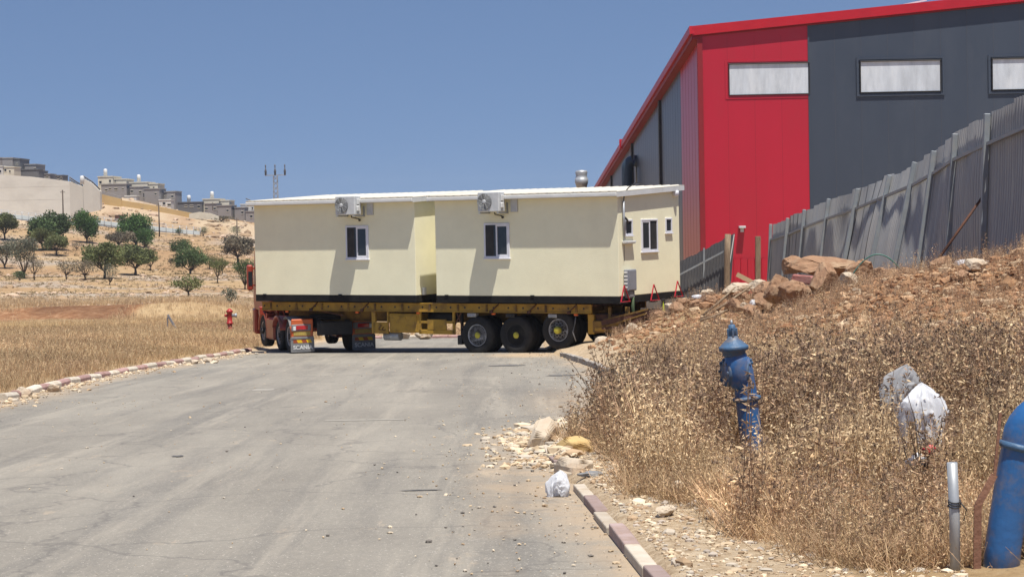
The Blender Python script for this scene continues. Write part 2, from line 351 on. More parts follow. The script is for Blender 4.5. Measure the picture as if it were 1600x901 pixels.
# surface kinds, painted as masks: r red soil, g dry grass, b pale gravel
hm = np.where(X > 0, np.clip(rbf(X, Y), 0, 3), 0)*(1-smooth(80, 100, Y))
right = (X > kr(Y))&(Y < 85)
redm = np.where(right, smooth(.5, 1.5, hm+fbm(X, Y, 2, 3)*.5)*.9, 0)
bank = smooth(115, 118, Y)*(1-smooth(124, 128, Y))*smooth(-.1, .1, fbm(X+31, Y, 14, 3)+.2)
redm = np.maximum(redm, np.where(X < 0, bank*np.clip(1.6+1.4*fbm(X, Y, 3.5, 4), 0, 2), 0))
redm = np.maximum(redm, np.where((Y > 416) & (Y < 432) & (X/Y < -.165) & (X/Y > -.225), .75, 0))
redm = np.maximum(redm, np.where((X < -4) & (Y > 84) & (Y < 112), smooth(.0, .3, fbm(X, Y*1.0+70, 11, 3))*(1.35+.8*fbm(X, Y, 2.5, 3)), 0))
grav = np.where(right, 1-smooth(.5, 1.4, X-kr(Y)+fbm(X, Y, 1, 3)*.5), 0)
grav = np.maximum(grav, np.where((X < kl(Y)) & (Y < 80), 1-smooth(.15, .6, kl(Y)-X), 0))
grav = np.maximum(grav, np.where((Y > 400) & (Y < 440) & (X < 0), .9*smooth(-.2, .3, fbm(X, Y, 9, 3)+.1), 0))
redm = np.maximum(redm, np.where((X < 0) & (Y > 130), .42*smooth(-.5, .3, fbm(X, Y, 25, 4)), 0))
rocky = smooth(.05, .4, fbm(X+7, Y*1.6, 16, 4)+.12*np.exp(-((Y-160)/28)**2)*3)*(Y > 128)
Cc = np.stack([redm, rocky, grav], -1).reshape(-1, 3)

def ground_mat():
    m = bpy.data.materials.new('ground_soil'); m.use_nodes = True; N = m.node_tree.nodes; L = m.node_tree.links
    b = N['Principled BSDF']; b.inputs['Roughness'].default_value = .97; b.inputs['Specular IOR Level'].default_value = .1
    t = N.new('ShaderNodeTexCoord'); at = N.new('ShaderNodeAttribute'); at.attribute_name = 'tint'
    sp = N.new('ShaderNodeSeparateColor'); L.new(at.outputs['Color'], sp.inputs[0])
    def noise(s, d=7, r=.65):
        n = N.new('ShaderNodeTexNoise'); n.inputs['Scale'].default_value = s; n.inputs['Detail'].default_value = d; n.inputs['Roughness'].default_value = r
        L.new(t.outputs['Object'], n.inputs['Vector']); return n.outputs['Fac']
    def ramp(f, stops):
        r = N.new('ShaderNodeValToRGB'); L.new(f, r.inputs[0]); e = r.color_ramp.elements
        e[0].position = stops[0][0]; e[0].color = (*stops[0][1], 1); e[1].position = stops[-1][0]; e[1].color = (*stops[-1][1], 1)
        for p, c in stops[1:-1]: q = e.new(p); q.color = (*c, 1)
        return r.outputs[0]
    def mix(a, b_, f):
        x = N.new('ShaderNodeMix'); x.data_type = 'RGBA'; L.new(a, x.inputs[6]); L.new(b_, x.inputs[7]); L.new(f, x.inputs[0]); return x.outputs[2]
    base = ramp(noise(.35, 10, .72), [(.3, (.24, .155, .075)), (.45, (.33, .22, .115)), (.56, (.40, .285, .155)), (.7, (.46, .35, .21))])
    fine = ramp(noise(6, 8, .75), [(.33, (.20, .13, .065)), (.5, (.36, .25, .135)), (.68, (.50, .39, .25))])
    x = N.new('ShaderNodeMix'); x.data_type = 'RGBA'; x.inputs[0].default_value = .5; L.new(base, x.inputs[6]); L.new(fine, x.inputs[7]); c = x.outputs[2]
    rock = ramp(noise(1.3, 8, .8), [(.36, (.20, .165, .13)), (.5, (.33, .28, .22)), (.6, (.45, .39, .31)), (.7, (.6, .5, .4))])
    c = mix(c, rock, sp.outputs[1])
    soil = ramp(noise(2.2, 9, .75), [(.33, (.135, .062, .032)), (.48, (.24, .12, .06)), (.6, (.33, .19, .105)), (.72, (.46, .31, .2))])
    c = mix(c, soil, sp.outputs[0])
    mrd = N.new('ShaderNodeMapRange'); L.new(sp.outputs[0], mrd.inputs[0]); mrd.inputs[1].default_value = 1; mrd.inputs[2].default_value = 2; mrd.inputs[3].default_value = 0; mrd.inputs[4].default_value = .85
    dk = ramp(noise(1.5, 9, .75), [(.33, (.075, .036, .02)), (.5, (.13, .066, .036)), (.7, (.25, .15, .085))]); c = mix(c, dk, mrd.outputs[0])
    gravel = ramp(noise(9, 8, .8), [(.34, (.26, .18, .11)), (.5, (.42, .32, .21)), (.66, (.58, .48, .35))])
    c = mix(c, gravel, sp.outputs[2])
    L.new(c, b.inputs['Base Color'])
    bp = N.new('ShaderNodeBump'); bp.inputs['Strength'].default_value = .9; bp.inputs['Distance'].default_value = .05
    L.new(noise(7, 9, .75), bp.inputs['Height']); L.new(bp.outputs[0], b.inputs['Normal'])
    return m
go = np_mesh('ground', np.stack([X, Y, Z], -1).reshape(-1, 3), F, ground_mat(), Cc, smooth=True)
tag(go, 'dry stony ground falling from the road and rising to the far hillside', None, None, 'structure')

# ---- road
def road_mat():
    m = bpy.data.materials.new('dusty_asphalt'); m.use_nodes = True; N = m.node_tree.nodes; L = m.node_tree.links
    b = N['Principled BSDF']; b.inputs['Roughness'].default_value = .85; b.inputs['Specular IOR Level'].default_value = .25
    t = N.new('ShaderNodeTexCoord'); at = N.new('ShaderNodeAttribute'); at.attribute_name = 'tint'
    sp = N.new('ShaderNodeSeparateColor'); L.new(at.outputs['Color'], sp.inputs[0])
    def noise(s, d=7, r=.65, st=(1, 1, 1), rot=0, loc=(0, 0, 0), dist=0):
        mp = N.new('ShaderNodeMapping'); mp.inputs['Scale'].default_value = st; mp.inputs['Rotation'].default_value = (0, 0, rot); mp.inputs['Location'].default_value = loc
        L.new(t.outputs['Object'], mp.inputs[0])
        n = N.new('ShaderNodeTexNoise'); n.inputs['Scale'].default_value = s; n.inputs['Detail'].default_value = d; n.inputs['Roughness'].default_value = r; n.inputs['Distortion'].default_value = dist
        L.new(mp.outputs[0], n.inputs['Vector']); return n.outputs['Fac']
    def mr(f, a, b_, c=0, d=1):
        r = N.new('ShaderNodeMapRange'); L.new(f, r.inputs[0]); r.inputs[1].default_value = a; r.inputs[2].default_value = b_; r.inputs[3].default_value = c; r.inputs[4].default_value = d; return r.outputs[0]
    def mix(a, b_, f):
        x = N.new('ShaderNodeMix'); x.data_type = 'RGBA'
        for v, k in ((a, 6), (b_, 7)):
            if isinstance(v, tuple): x.inputs[k].default_value = (*v, 1)
            else: L.new(v, x.inputs[k])
        L.new(f, x.inputs[0]); return x.outputs[2]
    c = mix((.195, .177, .149), (.27, .246, .205), mr(noise(.5, 8, .7, (1, .35, 1)), .35, .65))
    c = mix(c, (.135, .127, .115), mr(noise(1.4, 6, .6, (1.1, .045, 1), .05, (3, 2, 0)), .50, .64, 0, .55)); c = mix(c, (.33, .295, .24), mr(noise(1.9, 7, .7, (1.0, .03, 1), .02, (8, 1, 0)), .54, .66, 0, .6))      # tyre-dark lanes
    c = mix(c, (.31, .275, .225), mr(noise(.8, 8, .75, (1.0, .12, 1), -.28, (9, 0, 0)), .55, .72, 0, .7))            # wiped dust streaks
    c = mix(c, (.32, .285, .235), mr(noise(14, 8, .85, (1, .6, 1)), .5, .7, 0, .55)); c = mix(c, (.13, .122, .11), mr(noise(19, 8, .85, (1, .6, 1), 0, (4, 1, 0)), .52, .72, 0, .5))
    c = mix(c, (.44, .35, .25), mr(noise(1.6, 8, .8, (1, .25, 1), 0, (0, 7, 0)), .60, .72, 0, .7))
    spk = mr(noise(48, 3, .7), .61, .68, 0, .8); c = mix(c, (.55, .5, .43), spk)
    spd = mr(noise(40, 3, .7, (1, 1, 1), 0, (5, 5, 0)), .62, .70, 0, .6); c = mix(c, (.09, .085, .08), spd)
    vo = N.new('ShaderNodeTexVoronoi'); vo.feature = 'DISTANCE_TO_EDGE'; vo.inputs['Scale'].default_value = .42
    wv = N.new('ShaderNodeVectorMath'); wv.operation = 'ADD'; nn = N.new('ShaderNodeTexNoise'); nn.inputs['Scale'].default_value = 1.3; nn.inputs['Detail'].default_value = 6
    L.new(t.outputs['Object'], nn.inputs['Vector']); L.new(t.outputs['Object'], wv.inputs[0]); L.new(nn.outputs['Color'], wv.inputs[1]); L.new(wv.outputs[0], vo.inputs['Vector'])
    c = mix(c, (.12, .11, .10), mr(vo.outputs['Distance'], .0, .012, .6, 0))
    edge = N.new('ShaderNodeMath'); edge.operation = 'MULTIPLY'; L.new(sp.outputs[0], edge.inputs[0]); L.new(mr(noise(2.5, 8, .75), .3, .55), edge.inputs[1])
    c = mix(c, (.42, .31, .20), edge.outputs[0])
    L.new(c, b.inputs['Base Color'])
    bp = N.new('ShaderNodeBump'); bp.inputs['Strength'].default_value = .5; bp.inputs['Distance'].default_value = .01
    L.new(noise(70, 4, .7), bp.inputs['Height']); L.new(bp.outputs[0], b.inputs['Normal'])
    return m
ry = np.concatenate([np.arange(-30, 8, 2.), np.arange(8, 60, .4), np.arange(60, 77.1, .5)]); nu = 70
t_ = np.linspace(0, 1, nu)
RX = (kl(ry)-.12)[:, None]*(1-t_)+(kr(ry)+.05)[:, None]*t_; RY = np.repeat(ry[:, None], nu, 1)
RZ = -G*RY+.004+.003*fbm(RX, RY, 3, 3)*smooth(0, 1, np.minimum(RX-kl(RY), kr(RY)-RX))
ed = np.minimum(RX-kl(RY), kr(RY)-RX); em = np.clip(1-smooth(0, np.where(RX > 0, .7, 1.1), ed+fbm(RX, RY, 1.5, 4)*.5), 0, 1)
em = em*.75; em = np.maximum(em, .5*smooth(0, 1, 1-np.hypot((RX-1.0)/1.2, (RY-29)/7))); em = np.maximum(em, smooth(0, .7, 1-np.hypot((RX-.5)/1.6, (RY-52)/3)))
idx = np.arange(RX.size).reshape(RX.shape); F = np.stack([idx[:-1, :-1], idx[:-1, 1:], idx[1:, 1:], idx[1:, :-1]], -1).reshape(-1, 4)
ro = np_mesh('road', np.stack([RX, RY, RZ], -1).reshape(-1, 3), F, road_mat(), np.repeat(em.reshape(-1, 1), 3, 1), smooth=True)
tag(ro, 'dusty grey asphalt road running down to the parked trailer', None, None, 'structure')

# ---- kerbs: one-metre stones, painted in turn
def kerb_mat():
    m = mat('kerb_paint', (1, 1, 1), (.8, .78, .74), 5, .9, .3, 25, dirt=(.66, .55, .42), dscale=3.5, damt=.95, tint=True); return m
KM = kerb_mat()
def kerb(name, pts, length, colours, skip=(), seed=1, w=.16, hgt=.13, label=''):
    rr = random.Random(seed); pts = [Vector(p) for p in pts]; V = []; F = []; C = []
    acc = 0; seg = 0; pos = pts[0].copy(); k = 0; marks = [pos.copy()]
    d = length
    for i in range(len(pts)-1):
        a, b = pts[i], pts[i+1]; L = (b-a).length; s = d
        while s < L: marks.append(a.lerp(b, s/L)); s += length
        d = s-L
    for k in range(len(marks)-1):
        if k in skip: continue
        a, b = marks[k], marks[k+1]; t = (b-a); t.z = 0; t.normalize(); n = Vector((-t.y, t.x, 0))
        a = a+t*.012; b = b-t*.012; j = rr.uniform(-.012, .012)
        c = colours[k % len(colours)]; kf = rr.uniform(.85, 1.1); c = [x*kf for x in c]
        base = len(V)
        for p in (a, b):
            zz = -G*p.y+rr.uniform(-.03, .012)
            for (ox, oz) in ((-w/2, -.2), (-w/2, hgt-.045), (-w/2+.045, hgt), (w/2, hgt), (w/2, -.2)):
                q = p+n*(ox+j); V.append((q.x, q.y, zz+oz)); C.append(c)
        for i in range(4): F.append((base+i, base+5+i, base+6+i, base+1+i))
        F.append((base, base+1, base+2, base+3)); F.append((base, base+3, base+4, base+4)); F.append((base+5, base+8, base+7, base+6)); F.append((base+5, base+9, base+8, base+8))
    F = [f for f in F]
    me = bpy.data.meshes.new(name); me.from_pydata(V, [], [tuple(dict.fromkeys(f)) for f in F]); me.update()
    at = me.color_attributes.new('tint', 'FLOAT_COLOR', 'POINT')
    for i, c in enumerate(C): at.data[i].color = (*c, 1)
    me.materials.append(KM)
    import bmesh
    bm = bmesh.new(); bm.from_mesh(me); bmesh.ops.recalc_face_normals(bm, faces=bm.faces); bm.to_mesh(me); bm.free()
    o = bpy.data.objects.new(name, me); col.objects.link(o); b = o.modifiers.new('bevel', 'BEVEL'); b.width = .01; b.segments = 2; b.limit_method = 'ANGLE'
    return tag(o, label, None, None, 'structure')
RED = (.42, .27, .25); WHT = (.64, .58, .49); GRY = (.36, .33, .30)
kerb('kerb', [(x-.06, y, 0) for x, y in KL if 8 < y < 64.5], 1.0, [RED, WHT], skip=(16, 22), seed=3, label='red and white painted kerb along the grassy side of the road')
kerb('kerb', [(kr(y)+.02, y, 0) for y in (3, 8, 11.2, 12.6, 14, 16, 17.8, 20)], 1.0, [(.50, .44, .36), (.35, .265, .245)], skip=(13,), seed=5, hgt=.075, w=.14, label='pink and cream painted kerb beside the rubble in the foreground')
kerb('kerb', [(kr(y)+.05, y, 0) for y in (26.5, 28, 30, 33.2, 38, 42, 47, 51)], 1.0, [GRY], seed=6, label='plain grey kerb curving in front of the trailer wheels')
kerb('kerb', [(-8.6, 78.5, 0), (-4, 75.7, 0), (-1, 74.4, 0), (3, 72.8, 0)], 1.0, [WHT, WHT, RED, RED], seed=8, label='red and white kerb seen under the trailer')

# faded paint marks and stains on the road
def strip(name, mt, x0, x1, y0, y1, label, kind='structure'):
    V = []; n = 10
    for i in range(n+1):
        t = i/n; y = y0+(y1-y0)*t; j = random.uniform(-.02, .02)
        V += [(x0+j, y, -G*y+.0085), (x1+j+random.uniform(-.03, .03), y, -G*y+.0085)]
    me = bpy.data.meshes.new(name); me.from_pydata(V, [], [(2*i, 2*i+1, 2*i+3, 2*i+2) for i in range(n)]); me.materials.append(mt)
    o = bpy.data.objects.new(name, me); col.objects.link(o); return tag(o, label, None, None, kind)
PM = mat('worn_road_paint', (.34, .31, .26), (.25, .23, .2), 9, .9)
for (x0, x1, y0, y1) in ((-4.75, -4.35, 34.6, 35.4), (-2.55, -1.45, 25.6, 25.8), (-5.0, -4.2, 35.7, 35.85)):
    strip('road_marking', PM, x0, x1, y0, y1, 'faint worn paint dash on the asphalt')

# ------------------------------------------------------------------ low trailer carrying the caravans
TH = R(32)
C0 = Vector((2.906, 52, -.744))
dvec = Vector((-math.cos(TH), math.sin(TH), 0)); nvec = Vector((math.sin(TH), math.cos(TH), 0))
def T(x, y, z): return C0+dvec*x+nvec*y+Vector((0, 0, z))
# local frame of trailer things: +x towards the tractor, +y away from the camera -> it is left-handed, so mirror y: use frame rotated with x=dvec, y=-nvec
RZT = math.atan2(dvec.y, dvec.x)
# (z axis up, x = dvec, y = z cross x = -nvec): a point "a metres in" has y = -a
def wheel(parent, name, loc, dia=1.08, width=.36, rz=0, dual=False, rim_m='rim', hub_m='hub', deep=.1, clean=True):
    """wheel lying with its axle along local y, outer face towards -y of the wheel frame"""
    w = bpy.data.objects.new(name, None); col.objects.link(w); w.parent = parent; w.location = loc; w.rotation_euler = (0, 0, rz)
    r = dia/2; Mx = Matrix.Rotation(R(90), 4, 'X')      # lathe z -> -y
    def P(pr): return [(a, b) for a, b in pr]
    tb = MB(); h = width/2
    tb.lathe(P([(r*.56, h*.80), (r*.60, h*.93), (r*.74, h*1.0), (r*.88, h*.97), (r*.955, h*.86), (r*.985, h*.70), (r, h*.55), (r, h*.5), (r*.975, h*.47), (r*.975, h*.42), (r, h*.39), (r, h*.06), (r*.975, h*.04), (r*.975, -h*.04), (r, -h*.06), (r, -h*.39), (r*.975, -h*.42), (r*.975, -h*.47), (r, -h*.5), (r*.985, -h*.7), (r*.955, -h*.86), (r*.74, -h), (r*.56, -h*.8)]), 48, Mx)
    tb.build('tyre', M['rubber'], w)
    rb = MB()
    rb.lathe(P([(r*.57, h*.80), (r*.575, h*.88), (r*.55, h*.88), (r*.53, h*.7), (r*.50, h*.35), (r*.47, h*(.35-deep*4)), (r*.40, h*(.3-deep*5)), (r*.2, h*(.3-deep*5)), (.001, h*(.3-deep*5))]), 40, Mx)
    rb.lathe(P([(r*.56, -h*.8), (r*.5, -h*.5), (r*.3, -h*.3), (.001, -h*.3)]), 40, Mx)
    rb.build('rim', M[rim_m], w)
    hb = MB(); z0 = h*(.3-deep*5)
    hb.lathe(P([(r*.19, z0), (r*.19, z0+.07), (r*.165, z0+.12), (r*.1, z0+.135), (.001, z0+.137)]), 20, Mx)
    hb.build('hub', M[hub_m], w)
    if width < .36 or rz == 0: return w
    for k in range(10):
        nb = MB(); ob = MB()
        a = 2*math.pi*k/10; c = Vector((r*.29*math.cos(a), -(z0), r*.29*math.sin(a)))
        nb.lathe([(.022, 0), (.022, .04), (.012, .045), (.001, .045)], 6, Matrix.Translation(c) @ Mx, smooth=False)
        c = Vector((r*.40*math.cos(a+.3), -(z0+.004), r*.40*math.sin(a+.3)))
        ob.lathe([(.03, -.003), (.03, .0), (.001, .0)], 10, Matrix.Translation(c) @ Mx, smooth=False)
        nb.build('wheel_nut', M['black'], w); ob.build('vent_hole', M['black'], w)
    return w

tr = empty('semi_trailer', 'long yellow flatbed semi trailer with three big dusty axles carrying both cream caravans', 'semi trailer', T(0, 0, 0), RZT)
W = 3.65; y_in = .22; y_out = W-.22
def P_(m, x0, x1, a0, a1, z0, z1, c=0): m.box(x0, x1, -a1, -a0, z0, z1, c=c)
# side rails with tie-down holes and ribs
for s, (a, sg) in enumerate(((y_in, 1), (y_out, -1))):
    m_ = MB(); P_(m_, 1.0, 12.62, a, a+sg*.06, -.27, -.035, .008); P_(m_, 1.0, 12.62, a-sg*.03, a+sg*.1, -.05, -.03); P_(m_, 1.0, 12.62, a-sg*.03, a+sg*.1, -.285, -.262)
    o = m_.build('side_rail', M['yellow'], tr)
    m_ = MB(); rr = MB()
    for k in range(24):
        x = 1.25+k*.49
        c = Matrix.Translation((x, -(a-sg*.0), -.15)) @ Matrix.Rotation(R(90), 4, 'X')
        if s: continue
        m_ = MB(); m_.lathe([(.03, -.006), (.03, .006), (.001, .006)], 10, c, smooth=False); m_.build('tie_down_hole', M['black'], tr)
        if k % 2 == 0: rr = MB(); P_(rr, x+.2, x+.26, a-sg*.025, a+sg*.02, -.262, -.05); rr.build('rail_rib', M['ydark'], tr)
# deck and main chassis beams
m_ = MB(); P_(m_, .9, 12.6, y_in+.12, y_out-.12, -.09, -.04); m_.build('deck', M['rust'], tr)
for a in (1.25, 2.3):
    m_ = MB(); P_(m_, .6, 12.4, a, a+.02, -.62, -.1); P_(m_, .6, 12.4, a-.08, a+.1, -.64, -.62); P_(m_, .6, 12.4, a-.08, a+.1, -.1, -.092)
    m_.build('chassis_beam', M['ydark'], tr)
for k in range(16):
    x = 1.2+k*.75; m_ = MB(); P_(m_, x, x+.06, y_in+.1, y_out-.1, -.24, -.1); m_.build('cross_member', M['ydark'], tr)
# steel running lamps under the rail
for x in (1.45, 4.15, 6.75, 8.95, 11.6):
    m_ = MB(); P_(m_, x, x+.11, y_in-.02, y_in+.04, -.345, -.295, .01); o = m_.build('marker_lamp', M['lamporange'], tr)
    b_ = MB(); P_(b_, x-.02, x+.13, y_in+.04, y_in+.06, -.36, -.275); b_.build('lamp_bracket', M['black'], o)
# boxes and side guards (photo: between the tractor and the first axle)
m_ = MB(); P_(m_, 6.80, 7.86, .24, .78, -.90, -.34, .02); o = m_.build('tool_box', M['yellow'], tr)
d_ = MB(); P_(d_, 6.86, 7.80, .222, .24, -.86, -.40, .006); P_(d_, 7.25, 7.45, .205, .225, -.49, -.45, .005); d_.build('box_lid', M['yellow'], o)
m_ = MB(); P_(m_, 7.9, 8.44, .24, .30, -.94, -.60, .01); P_(m_, 8.36, 8.5, .24, .32, -.94, -.29, .01); P_(m_, 7.88, 7.93, .24, .30, -.62, -.3); o = m_.build('guard_panel', M['yellow'], tr)
g_ = MB(); g_.tube([(8.16+.07*math.cos(t), -.232, -.79+.045*math.sin(t)) for t in np.linspace(2.6, 7.6, 10)], .012, 6); g_.tube([(8.05+.05*math.cos(t), -.232, -.80+.05*math.sin(t)) for t in np.linspace(3.3, 7.9, 9)], .012, 6)
g_.tube([(8.22, -.232, -.76), (8.12, -.232, -.70), (8.2, -.232, -.67)], .010, 6)
g_.build('painted_mark', M['rust'], o)
m_ = MB(); P_(m_, 5.55, 6.8, .24, .3, -.93, -.80, .01); P_(m_, 5.55, 6.8, .24, .3, -.62, -.54, .01); P_(m_, 5.85, 6.5, .235, .3, -.80, -.50, .01); P_(m_, 5.55, 5.62, .24, .3, -.93, -.28); P_(m_, 6.72, 6.8, .24, .3, -.93, -.28)
m_.build('side_guard', M['yellow'], tr)
for a in (.75, 2.75):
    m_ = MB(); P_(m_, 8.0, 8.14, a, a+.14, -.9, -.3, .01); P_(m_, 8.02, 8.12, a+.02, a+.12, -.95, -.88); o = m_.build('landing_leg', M['ydark'], tr)
    f_ = MB(); P_(f_, 7.92, 8.22, a-.05, a+.2, -.98, -.95); f_.build('foot', M['black'], o)
m_ = MB(); m_.tube([(7.6, -.45, -1.02), (8.15, -.45, -1.02)], .13, 16); m_.build('air_tank', M['steel'], tr)
m_ = MB(); m_.tube([(5.8, -.75, -.45), (6.7, -.75, -.45)], .17, 16); m_.build('air_tank', M['black'], tr)
m_ = MB(); P_(m_, 5.35, 5.5, .3, .7, -1.22, -.95, .01); P_(m_, 5.4, 5.45, .4, .5, -.95, -.3); m_.build('air_valve', M['black'], tr)
for (x0, z0, x1, z1) in ((5.5, -.3, 5.3, -.75), (5.35, -.3, 5.6, -.7), (12.2, -.3, 11.9, -.7), (10.4, -.3, 9.6, -.42)):
    m_ = MB(); m_.beam((x0, -.3, z0), (x1, -.3, z1), .03); m_.build('brace', M['rust'], tr)
for x in (1.6, 4.15, 2.9, 8.7, 10.6):          # ratchet chains and winches over the rail
    m_ = MB(); m_.tube([(x-.15, -.2, -.03), (x, -.19, -.16), (x+.13, -.2, -.26)], .018, 6); P_(m_, x+.05, x+.16, .16, .22, -.3, -.22, .01); m_.build('load_chain', M['rust'], tr)
# axles and wheels
WP = ((4.80, -.94, 0), (3.50, -.92, 1), (2.10, -.755, 0))
for k, (x, z, dirty) in enumerate(WP):
    m_ = MB(); m_.tube([(x, -.6, z), (x, -(W-.6), z)], .07, 12); m_.build('axle', M['black'], tr)
    for side in (0, 1):
        a = .25+.18 if side == 0 else W-.43
        w = wheel(tr, 'wheel', (x, -a, z), 1.09, .37, rz=(math.pi if side == 0 else 0), rim_m='rim' if not dirty else 'black', deep=(.02, .02, -.10)[k])
        a2 = a+(.39 if side == 0 else -.39)
        m_ = MB(); h = .17; r = .545; m_.lathe([(r*.56, h*.8), (r*.88, h), (r, h*.6), (r, -h*.6), (r*.88, -h), (r*.56, -h*.8)], 40, Matrix.Translation((x, -a2, z)) @ Matrix.Rotation(R(90), 4, 'X')); m_.build('inner_tyre', M['rubber'], tr)
    m_ = MB(); P_(m_, x+.02, x+.32, .24, .42, -.42, -.30, .02); P_(m_, x+.1, x+.28, .225, .24, -.40, -.37); m_.build('guard_plate', M['steel'] if k != 1 else M['black'], tr)
    m_ = MB(); P_(m_, x-.55, x+.55, 1.0, 1.2, z+.05, z+.17, .02); P_(m_, x-.12, x+.12, .98, 1.22, z-.12, z+.25, .02); m_.build('leaf_spring', M['black'], tr)
m_ = MB(); m_.tube([(1.55, -.3, -.35), (1.52, -.2, -.55), (1.58, -.17, -.8), (1.5, -.2, -1.05)], .018, 6); m_.build('air_hose', M['greyp'], tr)
# tail: dirty cross beam, steps and loading ramps lying out over the heap
m_ = MB(); P_(m_, .95, 1.15, .25, 1.3, -.85, -.30, .015); m_.build('tail_post', M['yellow'], tr)
m_ = MB(); P_(m_, -.2, 1.2, .35, .5, -.62, -.30, .02); P_(m_, -.2, .9, .5, W-.4, -.45, -.3, .02); m_.build('tail_beam', M['rust'], tr)
m_ = MB(); P_(m_, .45, .55, .33, .4, -.6, -.1, .01); P_(m_, -.1, .02, .33, .4, -.6, -.1, .01); m_.build('tail_upright', M['ydark'], tr)
m_ = MB(); P_(m_, .1, .98, .22, .35, -.80, -.48, .015); o = m_.build('light_board', M['ydark'], tr)
b_ = MB(); P_(b_, .55, .9, .205, .22, -.75, -.66, .004); P_(b_, .15, .45, .205, .22, -.62, -.52, .004); b_.build('plank_face', M['yellow'], o)
m_ = MB(); m_.beam((.65, -.42, -.52), (-.95, -.42, -.20), .5, .07, c=.01); m_.beam((.65, -.16, -.54), (-.98, -.16, -.21), .05, .13); m_.beam((.65, -.16, -.68), (-.5, -.16, -.60), .04, .06); m_.beam((-.2, -.16, -.6), (-.7, -.16, -.3), .12, .10); m_.build('loading_ramp', M['rust'], tr)
m_ = MB(); m_.beam((.6, -.18, -.46), (-.8, -.12, -.14), .035, .05); m_.beam((.5, -.14, -.62), (-.75, -.10, -.26), .03, .04); m_.build('ramp_edge', M['ydark'], tr)
m_ = MB(); m_.beam((.6, -2.2, -.6), (-.9, -2.9, -.2), .5, .07, c=.01); m_.build('loading_ramp', M['rust'], tr)
m_ = MB(); m_.add([(.95, -.25, -.9), (.2, -.2, -.84), (-.35, -.35, -.80), (-.3, -.5, -1.12), (.3, -.35, -1.16), (.9, -.3, -1.2)], [(0, 1, 5), (1, 4, 5), (1, 2, 3, 4)]); o = m_.build('mud_flap', M['tarp'], tr)
sm = o.modifiers.new('solid', 'SOLIDIFY'); sm.thickness = .012

# ---- caravans
def window(parent, x0, x1, z0, z1, side='near', a=0, split=True, dark=True):
    """side near: on the long wall (a = depth in); side end: on the end wall, x0/x1 are depths in"""
    def B(m, u0, u1, v0, v1, w0, w1, c=0):    # u along wall, v up, w outward proud
        if side == 'near': m.box(u0, u1, w0-a, w1-a, v0, v1, c=c)
        else: m.box(-w1, -w0, -u1, -u0, v0, v1, c=c)
    w = bpy.data.objects.new('window', None); col.objects.link(w); w.parent = parent
    f = MB(); t = .05
    B(f, x0, x1, z0, z0+t, -.05, .025, .006); B(f, x0, x1, z1-t, z1, -.05, .025, .006); B(f, x0, x0+t, z0+t, z1-t, -.05, .025, .006); B(f, x1-t, x1, z0+t, z1-t, -.05, .025, .006)
    B(f, x0-.02, x1+.02, z0-.035, z0, -.02, .05, .006)
    f.build('frame', M['pvc'], w)
    g = MB(); B(g, x0+t, x1-t, z0+t, z1-t, -.045, .002); g.build('pane', M['glass'], w)
    if split:
        xm = (x0+x1)/2; s = MB()
        for (p, q_, pr) in ((x0+t, xm+.03, .0),):
            B(s, p, p+.045, z0+t, z1-t, -.02, .018, .005); B(s, q_-.05, q_, z0+t, z1-t, -.02, .018, .005); B(s, p, q_, z0+t, z0+t+.045, -.02, .017, .004); B(s, p, q_, z1-t-.045, z1-t, -.02, .017, .004)
        s.build('sash', M['pvc'], w)
        c = MB(); B(c, xm+.1, x1-t-.02, z0+t+.02, z1-t-.02, .003, .005); c.build('fly_screen', M['black'], w)
    return w

